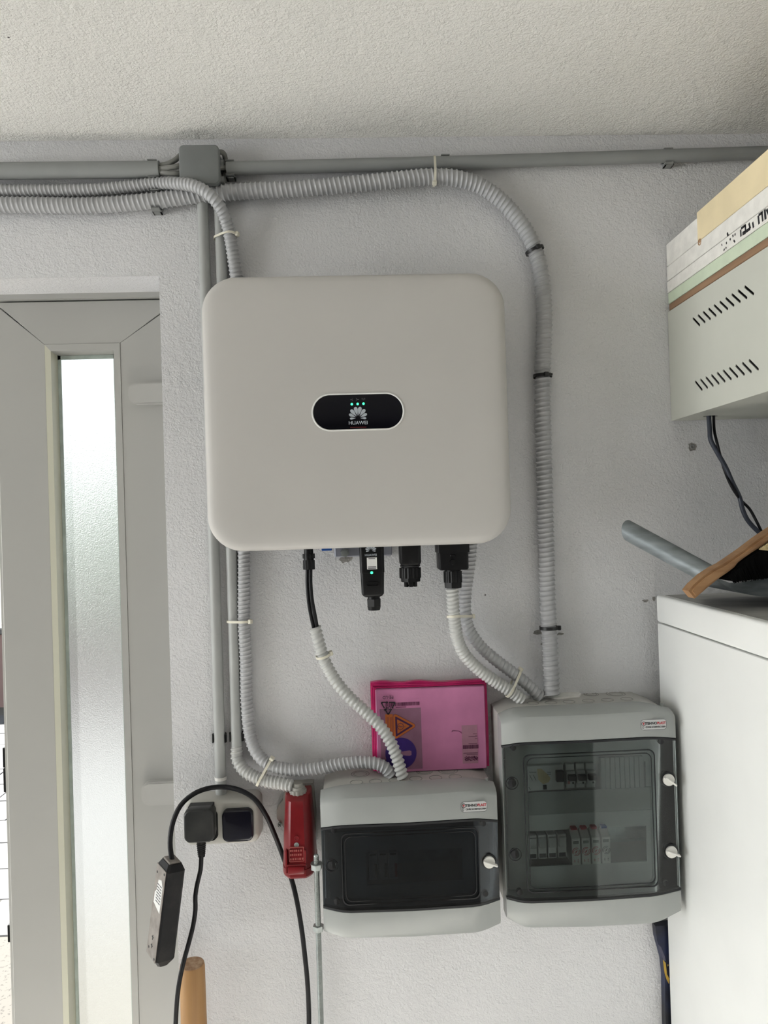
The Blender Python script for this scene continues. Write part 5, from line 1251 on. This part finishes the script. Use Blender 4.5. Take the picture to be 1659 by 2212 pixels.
b = NB(); box(b, cx + .0006, cx + .5, -.002, -.62, zl_ + .0006, zm, .001, 1); link('upper_layer', b, 'whiteboard', wb)
ys_ = Pxx(1505, 500, cx).y
board('fibre_block', 'short white fibre block on top of the board stack against wall', 'block', cx + .0005, -.003, ys_, zm + .0005, ztop, 'whiteboard')
board('cream_board', 'cream board lying on top of the stack on cabinet', 'board', cx + .0005, ys_ - .0008, -.62, zm + .0005, Pxx(1655, 324, cx).z, 'cream')
kc_ = Pxx(1511, 523, cx); b = NB(); tube_ring(b, (cx + .0003, kc_.y, kc_.z), (1, 0, 0), .005, .001, 16, 5); cyl(b, (cx + .0001, kc_.y, kc_.z + .001), (cx + .003, kc_.y, kc_.z + .001), .0026, seg=10); tag(link('nail_hole', b, 'wood_end', bpy.data.objects['cream_board']))
# stencil marks on the board face, which looks to the left
b = NB(); fxp = cx - .0003
def sten(p0, p1, w_): a_, c_ = Pxx(*p0, cx), Pxx(*p1, cx); d = (c_ - a_); n_ = Vector((0, -d.z, d.y)).normalized() * w_ / 2; poly_prism(b, [Vector((fxp, q.y, q.z)) for q in (a_ + n_, a_ - n_, c_ - n_, c_ + n_)], (.0002, 0, 0))
for p0, p1, w_ in (((1600, 496), (1601, 511), .004), ((1601, 494), (1611, 486), .004), ((1610, 486), (1611, 503), .004), ((1604, 505), (1611, 501), .006), ((1612, 500), (1621, 493), .005), ((1618, 482), (1621, 494), .004), ((1626, 480), (1628, 492), .004),
                   ((1638, 466), (1640, 484), .004), ((1639, 465), (1648, 458), .004), ((1646, 458), (1648, 478), .004), ((1652, 452), (1654, 474), .005), ((1656, 452), (1664, 470), .004),
                   ((1583, 507), (1584, 512), .003), ((1588, 504), (1588, 509), .003), ((1577, 515), (1578, 519), .003), ((1569, 523), (1570, 527), .003), ((1564, 538), (1565, 541), .004), ((1568, 534), (1569, 537), .003), ((1559, 527), (1560, 531), .002), ((1585, 519), (1588, 523), .003), ((1571, 503), (1573, 510), .004)):
    sten(p0, p1, w_)
link('stencil_marks', b, 'ink', wb)

# ------------------------------------------------------------------ dustpan and hand brush on the refrigerator
dp = thing('dustpan', 'galvanised metal dustpan with long handle lying on the refrigerator', 'dustpan', (fx + .14, -.24, fzt))
YH = -.25
hA, hB = P(1358, 1147, -.13), P(1533, 1242, -.262)
b = NB(); d = (hB - hA).normalized(); up = Vector((0, -.25, 1)); up = (up - d * up.dot(d)).normalized(); sd = d.cross(up)
rings = []; nseg = 22; rr = .0185
for i in range(26):
    u_ = i / 25; row_o, row_i = [], []
    for k in range(nseg):
        a = R(-150 + 300 * k / (nseg - 1)); w2 = 1 - .10 * u_
        p = hA + (hB - hA) * u_ - d * (.009 * math.cos(a) if i == 0 else 0)
        q = (up * math.cos(a) * .95 + sd * math.sin(a)) * rr * w2
        row_o.append(b.verts.new(p + q)); row_i.append(b.verts.new(p + q * .92))
    rings.append((row_o, row_i))
for (ao, ai), (bo, bi) in zip(rings, rings[1:]):
    for k in range(nseg - 1):
        b.faces.new((ao[k], ao[k + 1], bo[k + 1], bo[k])); b.faces.new((ai[k + 1], ai[k], bi[k], bi[k + 1]))
    b.faces.new((ao[0], bo[0], bi[0], ai[0])); b.faces.new((ao[-1], ai[-1], bi[-1], bo[-1]))
for ro, ri in (rings[0], rings[-1]):
    for k in range(nseg - 1): b.faces.new((ro[k], ro[k + 1], ri[k + 1], ri[k]))
link('handle', b, 'galv', dp, ang=40)
# scoop: back wall rising to the handle, floor and side wall
b = NB(); nx, ny = 18, 8; vs = []
prof = [(1531, 1241), (1552, 1256), (1572, 1268), (1592, 1277), (1615, 1284), (1640, 1288), (1680, 1289)]
for i in range(len(prof)):
    row = []
    base = P(prof[i][0], prof[i][1], YH - .03)
    zf = max(fzt + .0015, base.z)
    for j in range(ny + 1):
        t_ = j / ny; y_ = YH - .03 + .17 * t_ * min(1, .12 + i / 4.5)
        row.append((base.x + .012 * math.sin(math.pi * t_) * (1 if i < 2 else 0), y_, max(fzt + .0015, base.z)))
    vs.append(row)
far = []
for j in range(ny + 1): far.append((fx + .34, vs[-1][j][1], fzt + .0015))
vs.append(far)
V_ = [[b.verts.new(Vector(p)) for p in r] for r in vs]
for A, B in zip(V_, V_[1:]):
    for j in range(ny): b.faces.new((A[j], A[j + 1], B[j + 1], B[j]))
# front side wall of the scoop
tops = [(1531, 1239), (1552, 1250), (1576, 1259), (1600, 1258), (1630, 1252), (1660, 1246), (1690, 1242)]
T_ = [b.verts.new(P(px, py, YH - .036)) for px, py in tops]
for i in range(len(prof) - 1): b.faces.new((V_[i][0], V_[i + 1][0], T_[i + 1], T_[i]))
bmesh.ops.solidify(b, geom=list(b.faces), thickness=.0012)
link('scoop', b, 'galv', dp, ang=40)
YBR = -.30
br = thing('hand_brush', 'wooden hand brush with black bristles resting on the dustpan', 'brush', P(1575, 1235, YBR))
up_e = [(1489.5, 1277), (1500, 1264), (1523, 1243.5), (1548, 1227), (1564, 1219), (1582, 1207), (1611, 1187), (1644, 1162), (1700, 1124)]
lo_e = [(1700, 1145), (1659, 1173), (1632, 1190), (1610, 1205), (1597, 1215), (1588, 1226), (1575, 1236), (1556, 1249), (1530, 1270), (1514, 1284), (1503, 1293.5)]
dep = lambda px: YBR - .0005 * 0
b = NB(); loop = [P(px, py, YBR) for px, py in up_e + lo_e]
poly_prism(b, loop, (0, .030, 0)); bmesh.ops.recalc_face_normals(b, faces=b.faces)
bmesh.ops.bevel(b, geom=[e_ for e_ in b.edges if abs(e_.verts[0].co.y - e_.verts[1].co.y) < 1e-6], offset=.0035, segments=2, affect='EDGES')
link('handle', b, 'wood_brush', br, ang=40)
bl = [(1561, 1252), (1575, 1240), (1590, 1227), (1600, 1215), (1618, 1203), (1640, 1191), (1700, 1160), (1720, 1236), (1690, 1244), (1659, 1249), (1620, 1253), (1590, 1257)]
b = NB(); bp0 = [P(px, py, YBR + .004) for px, py in bl]; poly_prism(b, bp0, (0, .024, 0)); link('bristle_core', b, 'bristle', br)
b = NB(); rnd = random.Random(9)
for k in range(260):
    u_ = rnd.random(); a_ = Vector(P(1572 + 118 * u_, 1243 - 76 * u_, YBR + .003)); e_ = P(1586 + 124 * u_ + rnd.uniform(-3, 3), 1258 - 16 * u_ + rnd.uniform(-2, 3), YBR + .001 + rnd.uniform(-.002, .002))
    d = Vector((.0006, 0, .0003)); m_ = (a_ + e_) / 2 + Vector((0, -.001, 0))
    b.faces.new([b.verts.new(p) for p in (a_ - d, a_ + d, e_ + d * .5, e_ - d * .5)])
o = link('bristles', b, 'bristle', br); o['kind'] = 'stuff'
b = NB()
for k in range(14):
    u_ = k / 13; a_ = P(1640 + 40 * u_, 1186 - 26 * u_, YBR - .001); e_ = a_ + Vector((.030, -.001, -.004 - .002 * rnd.random())); cyl(b, a_, e_, .0011, .0008, 6)
o = link('straw_bristles', b, 'straw', br); o['kind'] = 'stuff'
